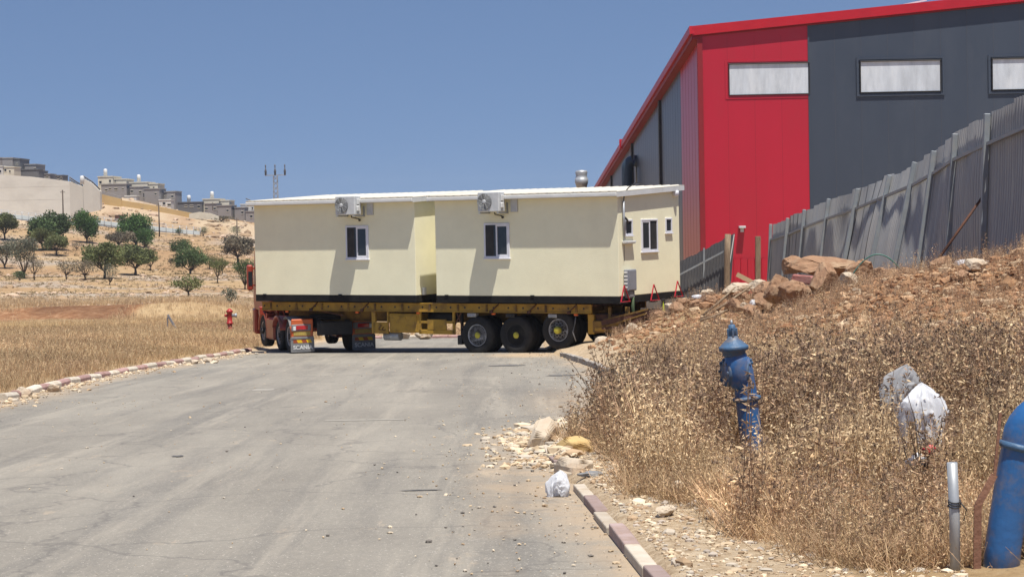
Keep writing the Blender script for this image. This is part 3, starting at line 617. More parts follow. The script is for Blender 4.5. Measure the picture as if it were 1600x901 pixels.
def caravan(x0, x1, label, wins, end_detail, ac_x, lip):
    root = empty('caravan', label, 'caravan', T(0, 0, 0), RZT)
    H0, H1, HN, HF = .0, .2, 2.96, 3.13
    m_ = MB(); P_(m_, x0, x1, 0, W, H0, H1, .01)
    for k in (0.45, .93): P_(m_, x0+(x1-x0)*k, x0+(x1-x0)*k+.12, -.02, .02, H1-.02, H1+.025)
    m_.build('base_skirt', M['skirt'], root)
    m_ = MB(); xa, xb = x0+.006, x1-.006; a0, a1 = .006, W-.006
    m_.prism([(-a0, H1), (-a1, H1), (-a1, HF), (-a0, HN)], xa, xb, axis='x'); m_.build('wall', M['cream'], root, bevel=.012)
    # corrugated roof: ribs run up the slope
    r_ = MB(); ov = .22; xs = []; x = x0-.10
    def rz_(a): return HN+.015+(HF-HN)*(a/W)
    prof = []
    while x < x1+.10-.01:
        prof += [(x, 0), (x+.17, 0), (x+.20, .02), (x+.25, .02), (x+.28, 0)]; x += .28
    prof = [(min(p[0], x1+.10), p[1]) for p in prof]
    V = []; Fq = []
    for i, (px, pz) in enumerate(prof):
        V += [(px, ov+.02, rz_(-ov)+.06+pz), (px, -(W+.15), rz_(W+.15)+.06+pz)]
    r_.add(V, [(2*i, 2*i+1, 2*i+3, 2*i+2) for i in range(len(prof)-1)])
    o = r_.build('roof', M['roof'], root); sm = o.modifiers.new('solid', 'SOLIDIFY'); sm.thickness = .02; sm.offset = -1
    m_ = MB(); m_.prism([(ov, rz_(-ov)-.07), (ov, rz_(-ov)+.055), (-(W+.13), rz_(W+.13)+.055), (-(W+.13), rz_(W+.13)-.07)], x0-.11, x0-.075, axis='x')
    m_.build('end_fascia', M['white'], root); m_ = MB()
    m_.prism([(ov, rz_(-ov)-.07), (ov, rz_(-ov)+.055), (-(W+.13), rz_(W+.13)+.055), (-(W+.13), rz_(W+.13)-.07)], x1+.075, x1+.11, axis='x'); m_.build('end_fascia', M['white'], root)
    m_ = MB(); m_.box(x0-.10, x1+.10, ov-.01, ov+.05, rz_(-ov)-.05, rz_(-ov)+.045, c=.012); m_.build('gutter', M['white'], root)
    m_ = MB(); m_.prism([(ov-.02, rz_(-ov)-.06), (ov-.02, rz_(-ov)-.03), (-(W+.1), rz_(W+.1)-.03), (-(W+.1), rz_(W+.1)-.06)], x0-.07, x1+.07, axis='x'); m_.build('soffit', M['roof'], root)
    for (a, b, c, d) in wins: window(root, a, b, c, d)
    m_ = MB(); m_.box(x0-.09, x1+.09, ov-.03, ov+.012, rz_(-ov)+.03, rz_(-ov)+.098); m_.build('eave_closure', M['roof'], root)
    # outdoor air-conditioning unit on brackets
    ac = bpy.data.objects.new('air_conditioner', None); col.objects.link(ac); ac.parent = root; ac.location = (ac_x, 0, 2.57)
    m_ = MB(); m_.box(-.34, .37, .20, .52, 0, .55, c=.02); m_.build('casing', M['acgrey'], ac)
    m_ = MB(); Mf = Matrix.Translation((.13, .522, .28)) @ Matrix.Rotation(R(-90), 4, 'X')
    m_.lathe([(.235, 0), (.235, .02), (.22, .025), (.21, .004), (.001, .004)], 32, Mf); m_.build('fan_recess', M['acdark'], ac)
    m_ = MB()
    for rr_ in (.07, .1, .13, .16, .19, .22):
        m_.tube([(.13+rr_*math.cos(t), .545, .28+rr_*math.sin(t)) for t in np.linspace(0, 2*math.pi, 25)], .004, 5, caps=False)
    m_.lathe([(.06, .02), (.06, .03), (.04, .035), (.001, .036)], 16, Mf)
    for k in range(8): a = k*math.pi/4; m_.tube([(.13+.05*math.cos(a), .545, .28+.05*math.sin(a)), (.13+.225*math.cos(a+.3), .545, .28+.225*math.sin(a+.3))], .004, 5)
    m_.build('fan_grille', M['acgrey'], ac)
    m_ = MB(); m_.box(-.38, -.335, .3, .44, .1, .26, c=.02); m_.box(-.37, -.34, .3, .42, .30, .46, c=.01); m_.build('service_cover', M['white'], ac)
    m_ = MB()
    for bx in (-.3, .3): m_.box(bx-.02, bx+.02, .0, .55, -.05, -.01); m_.box(bx-.02, bx+.02, .0, .03, -.05, .25)
    m_.build('bracket', M['steel'], ac)
    m_ = MB(); m_.box(-.64, -.42, .0, .04, -.02, .50, c=.005); m_.build('pipe_cover', M['acgrey'], ac)
    m_ = MB(); m_.tube([(-.1, .36, -.02), (-.1, .36, -.07), (-.1, .01, -.12)], .016, 8); m_.lathe([(.035, 0), (.035, .03), (.001, .035)], 10, Matrix.Translation((-.14, .005, -.16)) @ Matrix.Rotation(R(-90), 4, 'X')); m_.build('drain_pipe', M['black'], ac)
    return root
cA = caravan(0, 6.0, 'right cream caravan at the trailer tail with a grey meter box on its end', [(3.47, 4.32, 1.27, 2.25)], True, 3.82, 0)
cB = caravan(6.7, 12.68, 'left cream caravan at the tractor end of the trailer with one window', [(8.36, 9.19, 1.27, 2.25)], False, 8.80, 0)
window(cA, .36, .80, 1.85, 2.28, 'end', split=False); window(cA, 1.30, 2.28, 1.38, 2.28, 'end'); window(cA, 2.76, 3.16, 1.88, 2.3, 'end', split=False)
m_ = MB(); m_.box(-.14, 0, -.74, -.26, .34, .92, c=.015); o = m_.build('meter_box', M['meter'], cA)
d_ = MB(); d_.box(-.155, -.14, -.71, -.29, .37, .89, c=.004); d_.box(-.16, -.155, -.32, -.30, .6, .68); d_.build('box_door', M['meter'], o)
d_ = MB(); d_.box(-.11, 0, -.68, -.32, .14, .335, c=.01); d_.box(-.12, -.11, -.62, -.38, .18, .30); d_.build('cable_entry', M['greyp'], o)
d_ = MB()
for k in range(5): d_.box(-.12, -.02, -.26, -.235, .42+k*.1, .47+k*.1)
d_.build('hinge', M['lampclear'], o)
m_ = MB(); m_.tube([(-.05, -.26, 1.72), (-.05, -.24, 2.3), (-.05, -.24, 2.78)], .03, 8); m_.tube([(-.05, -.28, 2.3), (-.06, -.32, 2.2), (-.04, -.3, 1.8)], .014, 6); o = m_.build('conduit', M['steel'], cA)
d_ = MB(); d_.tube([(-.05, -.24, 2.75), (-.06, -.28, 3.0), (-.07, -.5, 3.15), (-.06, -.95, 3.28), (-.06, -1.3, 3.27)], .016, 8); d_.tube([(-.05, -.26, 2.35), (-.08, -.36, 2.28), (-.08, -.42, 2.18)], .03, 8); d_.tube([(-.02, -.27, 1.72), (-.03, -.28, 1.4), (-.02, -.27, 1.15)], .006, 5); d_.build('cable', M['black'], o)
m_ = MB(); m_.box(-.12, 0, -.80, -.20, 1.64, 1.70, c=.008); m_.box(-.10, 0, -.78, -.22, 1.62, 1.64); m_.build('wall_shelf', M['white'], cA)
m_ = MB(); m_.lathe([(.05, 0), (.09, .03), (.10, .1), (.09, .16), (.05, .18)], 16, Matrix.Translation((-.06, -3.32, 2.9))); m_.build('wall_lamp', M['pvc'], cA)
# a rough white patch and a conduit stub on the left caravan's end, inside the gap
m_ = MB(); m_.box(6.62, 6.7, -.42, -.30, .2, .42, c=.01); m_.build('junction_box', M['white'], cB)

# warning triangles hooked on the tail
def triangle(a, z, tilt, label):
    o = empty('warning_triangle', label, 'warning triangle', T(-.14, a, z), RZT, 'warning triangles on the caravan end')
    m_ = MB(); h = .44; b = .25
    pts = [(0, -b, 0), (0, b, 0), (tilt, 0, h)]
    for i in range(3): m_.beam(pts[i], pts[(i+1) % 3],   .018, .035 if i != 0 else .06, up=(1, 0, 0), c=.004)
    m_.build('reflector_frame', M['triangle'], o)
    s_ = MB(); s_.box(-.02, .12, -.14, .14, -.05, -.02, c=.005); s_.box(-.015, .015, -.02, .02, -.05, .03); s_.build('stand', M['black'], o)
triangle(.08, .06, .03, 'red warning triangle hanging at the near corner below the grey meter box')
triangle(1.8, .02, .03, 'middle red warning triangle on the black skirt above the hi-vis flag')
triangle(3.25, .06, .03, 'red warning triangle at the far corner of the caravan beside the rocks')
fl = empty('safety_flag', 'fluorescent yellow-green safety cloth hanging from the caravan tail', 'flag', T(-.3, 2.0, 0), RZT)
m_ = MB(); m_.add([(0, .0, .0), (.03, -.17, -.35), (-.02, .12, -.40), (.06, -.28, -.62), (-.03, .16, -.64), (.02, -.08, -.66), (-.02, .0, -.38)], [(0, 1, 6), (0, 6, 2), (1, 3, 5, 6), (6, 5, 4, 2)])
o = m_.build('cloth', M['hivis'], fl); sm = o.modifiers.new('solid', 'SOLIDIFY'); sm.thickness = .01
m_ = MB(); m_.box(-.02, .02, -.1, .1, -.01, .05, c=.005); m_.build('clip', M['black'], fl)
gp = empty('green_strap', 'dull green strap hanging under the meter box', 'strap', T(-.1, .6, .1), RZT)
m_ = MB(); m_.tube([(0, 0, .06), (.02, 0, -.2), (-.02, .02, -.65)], [.03, .05, .035], 8); m_.build('webbing', mat('green_webbing', (.07, .11, .05), None, 8, .8), gp)

LET = []
# ------------------------------------------------------------------ tractor unit
HT = R(20)
tz = -G*59.2
tk = empty('tractor_unit', 'orange and red tractor unit turned away under the front of the trailer', 'truck', (-5.70, 58.93, tz+.03), R(90)+HT)
# local frame: +x forward, +y left (towards the camera's left), z up
def TB(m, x0, x1, y0, y1, z0, z1, c=0): return m.box(x0, x1, y0, y1, z0, z1, c=c)
for s in (-.42, .42):
    m_ = MB(); TB(m_, -.9, 4.8, s-.04, s+.04, .75, 1.0, .01); m_.build('chassis_beam', M['black'], tk)
m_ = MB(); m_.lathe([(.55, 1.08), (.55, 1.14), (.1, 1.16), (.001, 1.16)], 24); TB(m_, -.5, .5, -.45, .45, 1.0, 1.08, .02); m_.build('fifth_wheel', M['black'], tk)
for (x, dia) in ((0, 1.02), (1.32, .95), (3.55, 1.02)):
    for sgn in (1, -1):
        wheel(tk, 'wheel', (x, sgn*1.06, dia/2+.005*0), dia, .32, rz=(math.pi if sgn > 0 else 0), rim_m='rim', hub_m='black', deep=.02 if x < 3 else -.08)
        if x == 0:
            m_ = MB(); h = .15; r = dia/2; m_.lathe([(r*.56, h*.8), (r*.88, h), (r, h*.6), (r, -h*.6), (r*.88, -h), (r*.56, -h*.8)], 36, Matrix.Translation((x, sgn*.72, r)) @ Matrix.Rotation(R(90), 4, 'X')); m_.build('inner_tyre', M['rubber'], tk)
def arch(x, r, y0, y1, a0, a1, mt, name='wheel_arch', th=.03, parent=tk, n=16):
    m_ = MB(); V = []
    for i in range(n+1):
        a = R(a0+(a1-a0)*i/n)
        for rr_ in (r, r+th):
            for yy in (y0, y1): V.append((x+rr_*math.cos(a), yy, .51+rr_*math.sin(a)))
    F = []
    for i in range(n):
        b = 4*i; F += [(b, b+4, b+5, b+1), (b+2, b+3, b+7, b+6), (b, b+2, b+6, b+4), (b+1, b+5, b+7, b+3)]
    F += [(0, 1, 3, 2), (4*n, 4*n+2, 4*n+3, 4*n+1)]
    m_.add(V, F, True); return m_.build(name, mt, parent)
for sgn in (1, -1):
    y0, y1 = sorted((sgn*.62, sgn*1.30))
    arch(0, .58, y0, y1, 60, 150, M['greyp'], 'mudguard_top')
    o = arch(0, .60, y0, y1, 150, 192, M['orange'], 'rear_mudguard', .05)
    arch(1.32, .55, y0, y1, 20, 165, M['redcab'], 'wheel_arch')
    m_ = MB(); TB(m_, -.72, -.66, y0, y1, .46, 1.06, .03); m_.build('mudguard_panel', M['orange'], tk)
    m_ = MB(); TB(m_, -.745, -.72, y0+.08, y1-.0, .70, .90, .015); lamp = m_.build('tail_lamp', M['greyp'], tk)
    a_ = MB(); TB(a_, -.76, -.745, y0+.18, y1-.14, .74, .86, .006); a_.build('red_lens', M['lampred'], lamp)
    a_ = MB(); TB(a_, -.76, -.745, (y1-.13 if sgn > 0 else y0+.1), (y1-.05 if sgn > 0 else y0+.17), .72, .84, .006); a_.build('clear_lens', M['lampclear'], lamp)
    m_ = MB(); TB(m_, -.735, -.72, y0+.1, y1-.06, .56, .68, .004); m_.build('number_plate', M['numplate'], tk)
    m_ = MB(); TB(m_, -.73, -.70, y0-.02, y1+.03, .06, .50, .005); TB(m_, -.745, -.73, y0+.0, y1+.01, .46, .53, .005); mf = m_.build('mud_flap', M['greyp'], tk)
    for k in range(4):
        a_ = MB(); w4 = (y1-y0-.1)/4; ya = y0+.05+k*w4
        a_.add([(-.7335, ya, .34), (-.7335, ya+w4, .34), (-.7335, ya+w4+.05 if k < 3 else ya+w4, .44), (-.7335, ya+.05, .44)], [(0, 1, 2, 3)]); a_.build('chevron', M['ychev'] if k % 2 == 0 else M['chevr'], mf)
    fc = bpy.data.curves.new('lettering', 'FONT'); fc.body = 'SCANIA'; fc.size = .17; fc.extrude = .002; fc.align_x = 'CENTER'; fc.offset = .004; fc.materials.append(M['lettering'])
    fo = bpy.data.objects.new('lettering', fc); col.objects.link(fo); fo.parent = mf; fo.location = (-.737, (y0+y1)/2, .15); fo.rotation_euler = (R(90), 0, R(-90))
    LET.append(fo)
# side skirt, fuel tank, front arch and cab
for sgn in (1, -1):
    y0, y1 = sorted((sgn*.80, sgn*1.24))
    m_ = MB(); TB(m_, 1.95, 2.95, y0, y1, .28, .98, .06); m_.build('side_skirt', M['redcab'], tk)
    arch(3.55, .56, y0, y1, 0, 180, M['redcab'], 'wheel_arch', .06)
    m_ = MB(); TB(m_, 2.9, 3.0, y0+.05, y1, .3, 1.1, .02); TB(m_, 2.95, 3.05, y1-.04 if sgn > 0 else y0, y1 if sgn > 0 else y0+.04, .5, .56); m_.build('step', M['redcab'], tk)
m_ = MB(); m_.prism([(2.55, 1.15), (4.75, 1.15), (4.9, 1.5), (4.85, 2.1), (4.55, 3.1), (4.1, 3.32), (2.7, 3.3), (2.55, 3.1)], -1.22, 1.22); cab = m_.build('cab', M['redcab'], tk, bevel=.05)
m_ = MB(); TB(m_, 3.45, 4.45, 1.222, 1.235, 1.95, 2.65, .01); m_.build('side_window', M['glass'], cab)
m_ = MB(); TB(m_, 3.45, 4.45, -1.235, -1.222, 1.95, 2.65, .01); m_.build('side_window', M['glass'], cab)
m_ = MB(); m_.add([(4.862, -1.1, 2.12), (4.862, 1.1, 2.12), (4.60, 1.05, 3.0), (4.60, -1.05, 3.0)], [(0, 1, 2, 3)]); m_.build('windscreen', M['glass'], cab)
m_ = MB(); TB(m_, 4.62, 5.0, -1.24, 1.24, .35, 1.2, .06); m_.build('bumper', M['redcab'], tk)
m_ = MB(); TB(m_, 3.3, 3.52, 1.25, 1.36, 1.02, 1.3, .02); m_.build('side_lamp_housing', M['redcab'], tk)
for sgn in (1, -1):
    m_ = MB(); y0, y1 = sorted((sgn*1.27, sgn*1.47)); TB(m_, 4.55, 4.72, y0, y1, 1.78, 2.62, .05); m_.beam((4.6, sgn*1.2, 2.5), (4.62, sgn*1.35, 2.5), .05); m_.beam((4.6, sgn*1.2, 1.95), (4.62, sgn*1.35, 1.95), .05)
    mi = m_.build('door_mirror', M['redcab'], tk)
    a_ = MB(); TB(a_, 4.535, 4.55, y0+.03, y1-.03, 1.95, 2.4, .005); a_.build('mirror_glass', M['glass'], mi)
for sgn in (1, -1):
    m_ = MB(); m_.beam((2.3, sgn*1.0, 1.0), (2.5, sgn*1.05, 1.6), .06); m_.beam((2.3, sgn*.8, 1.0), (2.2, sgn*.9, 1.5), .04); m_.build('cab_strut', M['redcab'], tk)
m_ = MB(); TB(m_, -.95, -.85, -.55, .55, .55, .95, .02); m_.build('rear_cross_beam', M['black'], tk)

bpy.context.view_layer.update()
for fo in LET:
    me = bpy.data.meshes.new_from_object(fo); pa = fo.parent; lo = fo.location.copy(); ro_ = fo.rotation_euler.copy(); bpy.data.objects.remove(fo)
    q = bpy.data.objects.new('lettering', me); col.objects.link(q); q.parent = pa; q.location = lo; q.rotation_euler = ro_
# ------------------------------------------------------------------ warehouse
wh = empty('warehouse', 'tall dark grey and red metal clad warehouse with three strip windows behind the fence', 'warehouse', (0, 0, 0))
A = Vector((8.8, 88, 0)); Bk = Vector((6.95, 172, 0)); XR = 36.; YB = 172
def zr(x, y): return 10.12+(x-8.8)*.083-(y-88)*.0892
zb = -6
m_ = MB(); m_.add([(13.73, 88, zb), (XR, 88, zb), (XR, 88, zr(XR, 88)-.2), (13.73, 88, zr(13.73, 88)-.2)], [(0, 1, 2, 3)])
m_.add([(XR, 88, zb), (XR, YB, zb), (XR, YB, zr(XR, YB)-.2), (XR, 88, zr(XR, 88)-.2)], [(0, 1, 2, 3)])
m_.add([(Bk.x, YB, zb), (XR, YB, zb), (XR, YB, zr(XR, YB)-.2), (Bk.x, YB, zr(Bk.x, YB)-.2)], [(0, 1, 2, 3)])
m_.build('grey_front_wall', M['greyfac'], wh)
m_ = MB(); m_.prism([(8.8, zb), (13.73, zb), (13.73, zr(13.73, 88)-.2), (8.8, zr(8.8, 88)-.2)], 87.96, 88.1); m_.build('red_front_wall', M['redfac'], wh)
def sx(y): return A.x+(Bk.x-A.x)*(y-88)/(YB-88)
m_ = MB(); m_.add([(sx(96.2), 96.2, zb), (sx(YB), YB, zb), (sx(YB), YB, zr(sx(YB), YB)-.2), (sx(96.2), 96.2, zr(sx(96.2), 96.2)-.2)], [(0, 1, 2, 3)]); m_.build('grey_side_wall', M['greyfac'], wh)
m_ = MB(); m_.add([(sx(88), 88, zb), (sx(96.2), 96.2, zb), (sx(96.2), 96.2, zr(sx(96.2), 96.2)-.2), (sx(88), 88, zr(8.8, 88)-.2)], [(0, 1, 2, 3)]); m_.build('red_side_wall', M['redfac'], wh)
m_ = MB(); m_.add([(8.5, 87.82, zr(8.5, 87.82)), (XR, 87.82, zr(XR, 87.82)), (XR, YB, zr(XR, YB)), (Bk.x-.3, YB, zr(Bk.x, YB))], [(0, 1, 2, 3)]); o = m_.build('roof', M['redtrim'], wh); sm = o.modifiers.new('solid', 'SOLIDIFY'); sm.thickness = .1; sm.offset = 1
m_ = MB()
m_.prism([(8.45, zr(8.45, 87.82)-.34), (XR, zr(XR, 87.82)-.34), (XR, zr(XR, 87.82)+.08), (8.45, zr(8.45, 87.82)+.08)], 87.74, 87.88); m_.build('front_fascia', M['redtrim'], wh)
m_ = MB(); m_.prism([(8.7, zr(8.7, 87.82)-.42), (XR, zr(XR, 87.82)-.42), (XR, zr(XR, 87.82)-.30), (8.7, zr(8.7, 87.82)-.30)], 87.88, 88.0); m_.build('soffit_trim', M['redseam'], wh)
m_ = MB(); m_.beam((8.42, 87.74, zr(8.5, 87.82)-.10), (Bk.x-.38, YB, zr(Bk.x, YB)-.1), .22, .36); m_.build('side_gutter', M['redtrim'], wh)
m_ = MB(); m_.beam((8.62, 87.86, zr(8.5, 87.82)-.42), (Bk.x-.2, YB, zr(Bk.x, YB)-.42), .4, .2); m_.build('eave_trim', M['redseam'], wh)
yj = 88*(354/243.); m_ = MB(); m_.beam((sx(yj)-.42, yj-.3, zr(sx(yj), yj)-.05), (sx(yj)-.42, yj+.3, zr(sx(yj), yj)-.12), .3, .6); m_.build('gutter_joint', M['redtrim'], wh)
for y in (106.4, 124.6, 143.0, 161):
    m_ = MB(); m_.box(sx(y)-.12, sx(y)+.06, y-.35, y+.35, zb, zr(sx(y), y)-.5); m_.build('side_column', M['black'], wh)
m_ = MB(); m_.box(8.66, 8.90, 87.86, 88.0, zb, 9.75); m_.build('corner_trim', M['redseam'], wh)
m_ = MB(); m_.box(13.71, 13.79, 87.93, 87.965, zb, 10.2); m_.build('joint_trim', M['greyfac'], wh)
# panel seams (each panel about 1.2 m wide)
m_ = MB(); m2 = MB(); x = 8.8+1.23
while x < 13.6: m_.box(x-.006, x+.006, 87.955, 87.963, zb, 9.7); x += 1.23
x = 13.73+1.21
while x < XR: m2.box(x-.005, x+.005, 87.992, 88.0, zb, zr(x, 88)-.3); x += 1.21
m_.build('panel_seams', M['redseam'], wh); m2.build('panel_seams', M['seam'], wh)
m_ = MB(); m2 = MB(); y = 89.2
while y < 96: m_.box(sx(y)-.005, sx(y)+.0, y-.015, y+.015, zb, zr(sx(y), y)-.4); y += 1.2
while y < 170: m2.box(sx(y)-.004, sx(y)+.0, y-.012, y+.012, zb, zr(sx(y), y)-.4); y += 1.2
m_.build('side_panel_seams', M['redseam'], wh); m2.build('side_panel_seams', M['seam'], wh)
for x0 in (10.12, 16.12, 22.14, 28.16):
    x1 = x0+3.62; z0, z1 = 7.05, 8.42; yb = 87.95
    w = bpy.data.objects.new('strip_window', None); col.objects.link(w); w.parent = wh
    m_ = MB(); t = .045
    m_.box(x0-t, x1+t, yb-.05, yb+.04, z0-t, z0, c=.01); m_.box(x0-t, x1+t, yb-.07, yb+.04, z1, z1+t, c=.01); m_.box(x0-t, x0, yb-.05, yb+.04, z0, z1, c=.01); m_.box(x1, x1+t, yb-.05, yb+.04, z0, z1, c=.01)
    m_.build('frame', M['black'], w)
    m_ = MB(); u = .20; tm = M['redtrim'] if x0 < 12 else M['seam']
    for (a, b, c, d) in ((x0-u, x1+u if x0 > 12 else 13.70, z1+.10, z1+u), (x0-u, x1+u if x0 > 12 else 13.70, z0-u, z0-.10), (x0-u, x0-.10, z0-.10, z1+.10), (x1+.10, x1+u, z0-.10, z1+.10))[:4 if x0 > 12 else 3]: m_.box(a, b, yb-.012, yb+.04, c, d)
    m_.build('surround', M['greyfac'] if x0 > 12 else M['redfac'], w)
    m_ = MB(); m_.box(x0, x1, yb-.005, yb+.03, z0, z1); m_.build('pane', M['polyc'], w)
# corrugated skirting low on the red wall
V = []; x = 9.0; pr = []
while x < 13.6: pr += [(x, 0), (x+.20, 0), (x+.22, .05), (x+.30, .05), (x+.32, 0)]; x += .32
m_ = MB(); m_.add([p for (a, b) in pr for p in ((a, 87.90-b, zb), (a, 87.90-b, -.45))], [(2*i, 2*i+1, 2*i+3, 2*i+2) for i in range(len(pr)-1)]); m_.build('corrugated_skirting', M['redfac'], wh)
m_ = MB(); m_.box(10.42, 10.72, 87.6, 87.95, .96, 1.06, c=.01); m_.box(10.5, 10.64, 87.75, 87.95, .78, .96, c=.01); m_.build('flood_lamp', M['acgrey'], wh)
# skylight ribs standing on the roof
m_ = MB()
for k in range(7):
    x = 15.8+k*.45; m_.beam((x, 90, zr(x, 90)+.1), (x+1.3, 90, zr(x+1.3, 90)+.42), .05)
m_.beam((15.6, 90, zr(15.6, 90)+.15), (19.6, 90, zr(19.6, 90)+.55), .07); m_.build('roof_rack', M['lampclear'], wh)
# elbow duct out of the side wall
yd = 122.; zd = 4.25; xd = sx(yd)
m_ = MB(); pts = [(xd+.30, yd, zd-.6)]+[(xd-.15+.45*math.cos(t), yd-.1, zd+.35+.5*math.sin(t)) for t in np.linspace(0, 3.14, 13)]+[(xd-.62, yd-.1, zd-1.0), (xd-.62, yd-.1, zd-5)]
m_.tube(pts, .36, 20); m_.build('elbow_duct', M['duct'], wh)
st = empty('vent_stack', 'galvanised vent stack with a wider cap rising behind the caravan roof', 'vent stack', (3.95, 106, -4.4))
m_ = MB(); m_.lathe([(.26, 0), (.26, 7.55), (.22, 7.6)], 20); m_.build('pipe', M['steel'], st)
m_ = MB(); m_.lathe([(.24, 7.5), (.36, 7.9), (.37, 8.1), (.34, 8.12), (.30, 8.3), (.34, 8.45), (.30, 8.56), (.001, 8.6)], 20); m_.build('cowl', M['steel'], st)

# ------------------------------------------------------------------ sheet metal fence on the heap
fe = empty('metal_fence', 'long grey corrugated sheet fence leaning back along the top of the spoil heap', 'fence', (10, 40, 0))
def fx(y): return 9.75+.012*(y-40)-.004*abs(y-60)
def ftop(y): return 1.2+(75-y)*.0655
def flean(y, s):   # outward shift with height fraction s 0..1
    wob = .05*math.sin(y*.9)+.03*math.sin(y*2.3+1)
    bulge = math.sin(s*math.pi)*(.10*math.sin(y*.55+.6)+.05*math.sin(y*1.7))
    return float(np.interp(y, [35, 40, 43, 47, 52, 58, 65, 75], [.12, .15, .25, .6, .75, .6, .4, .2]))*s**1.15+wob*s*.5+bulge*.6
HTF = 3.1
posts = [35.2, 38.9, 42.3, 45.8, 49.2, 52.9, 57.8, 62.4, 67, 71.2, 75]
prof = [(0, 0), (.07, 0), (.095, .035), (.155, .035), (.18, 0)]
for i in range(len(posts)-1):
    ya, yb = posts[i], posts[i+1]; nsh = 4 if yb-ya > 3.6 else 3; pw = (yb-ya)/nsh
    for k in range(nsh):
        y0 = ya+k*pw; y1 = y0+pw; jit = random.uniform(-.05, .05); leanj = 0
        m_ = MB(); ns = 10; pts = []; y = y0
        while y < y1-.01:
            for (p, d) in prof: pts.append((min(y+p, y1), d))
            y += .2
        V = []; tz_ = ftop((y0+y1)/2)+jit
        for (y, d) in pts:
            for s in range(ns+1):
                f = s/ns; V.append((fx(y)-10+flean(y, f)-d+leanj*f-.0, y-40, ftop(y)*0+tz_-HTF*(1-f)-(y-(y0+y1)/2)*.03))
        n1 = ns+1; F = [(i_*n1+s, (i_+1)*n1+s, (i_+1)*n1+s+1, i_*n1+s+1) for i_ in range(len(pts)-1) for s in range(ns)]
        m_.add(V, F); m_.build('sheet', M['corr'], fe)
for y in posts:
    m_ = MB(); tp = ftop(y)+random.uniform(-.08, .04); pts = []
    m_.beam((fx(y)-10-.12, y-40, tp-HTF), (fx(y)-10+flean(y, 1)*.97-.12, y-40, tp+.0), .12, .11, up=(0, 1, 0), c=.01); m_.build('post', M['fpost'], fe)
for i in range(len(posts)-1):
    ya, yb = posts[i], posts[i+1]; f = 1-.62/HTF
    m_ = MB(); m_.beam((fx(ya)-10+flean(ya, f)-.09, ya-40, ftop(ya)-.62), (fx(yb)-10+flean(yb, f)-.09, yb-40, ftop(yb)-.62), .06, .07); m_.build('rail', M['fpost'], fe)
# collapsed stretch of the fence
f2 = empty('metal_fence', 'short collapsed stretch of dark corrugated fence between the caravan and the wooden post', 'fence', (8.9, 78, 0))
p0 = Vector((6.6, 78)); p1 = Vector((8.78, 77.4)); pts = []; n_ = 70
m_ = MB(); V = []
for i in range(n_+1):
    f = i/n_; q = p0.lerp(p1, f); d = .03 if (i % 4) in (1, 2) else 0; top = -.25+1.1*f**1.15+.03*((i//8) % 2)
    for s in range(5): g = s/4; V.append((q.x-8.9+.25*g, q.y-78-d+.1*g, top-2.6*(1-g)))
m_.add(V, [(i*5+s, (i+1)*5+s, (i+1)*5+s+1, i*5+s+1) for i in range(n_) for s in range(4)]); m_.build('sheet', mat('shade_toned_corrugated_sheet', (.10, .10, .105), (.075, .075, .08), 1.2, .6, metal=.2, dirt=(.2, .19, .17), damt=.5), f2)  # sheet colour darkened so the sunlit face looks shaded
m_ = MB(); m_.beam((-2.4, -.16, -.95), (-.1, -.75, .25), .05, .07); m_.build('rail', M['fpost'], f2)
for xx in (-2.2, -1.15): m_ = MB(); m_.beam((xx, -.25, -2.6), (xx+.06, -.2, -.15+(xx+2.2)*.4), .07); m_.build('post', M['fpost'], f2)
o = empty('wooden_post', 'thick rough wooden post ending the collapsed fence', 'post', (8.66, 77, 0)); m_ = MB(); m_.tube([(-.05, 0, -3), (-.03, 0, -1.2), (.0, 0, 0), (.04, 0, .82)], [.13, .12, .125, .12], 9); m_.build('trunk', M['wood'], o)
o = empty('wooden_post', 'squared wooden post standing before the long fence and red wall', 'post', (9.72, 75.6, 0)); m_ = MB(); m_.beam((-.05, 0, -3), (.0, 0, .72), .2, .17, c=.01); m_.build('timber', M['wood'], o)
o = empty('white_rail', 'thin white metal edge bar leaning beside the wooden post', 'bar', (8.74, 77.1, 0)); m_ = MB(); m_.beam((-.05, 0, -2.5), (-.02, 0, -.6), .035); m_.beam((-.02, 0, -.6), (.22, 0, .8), .035); m_.build('bar', M['white'], o)
o = empty('plank', 'pale timber plank lying aslant in the fence gap', 'plank', (9.2, 75.5, 0)); m_ = MB(); m_.beam((-.35, 0, -.75), (.75, -.1, -1.35), .05, .18); m_.build('board', M['palewood'], o)
o = empty('steel_rod', 'long dark rod propped against the right end of the long fence', 'rod', (9.6, 40, 0)); m_ = MB(); m_.tube([(-1.1, -1.6, .6), (.55, -.4, 2.45)], .028, 8); m_.build('rod', M['rust'], o)

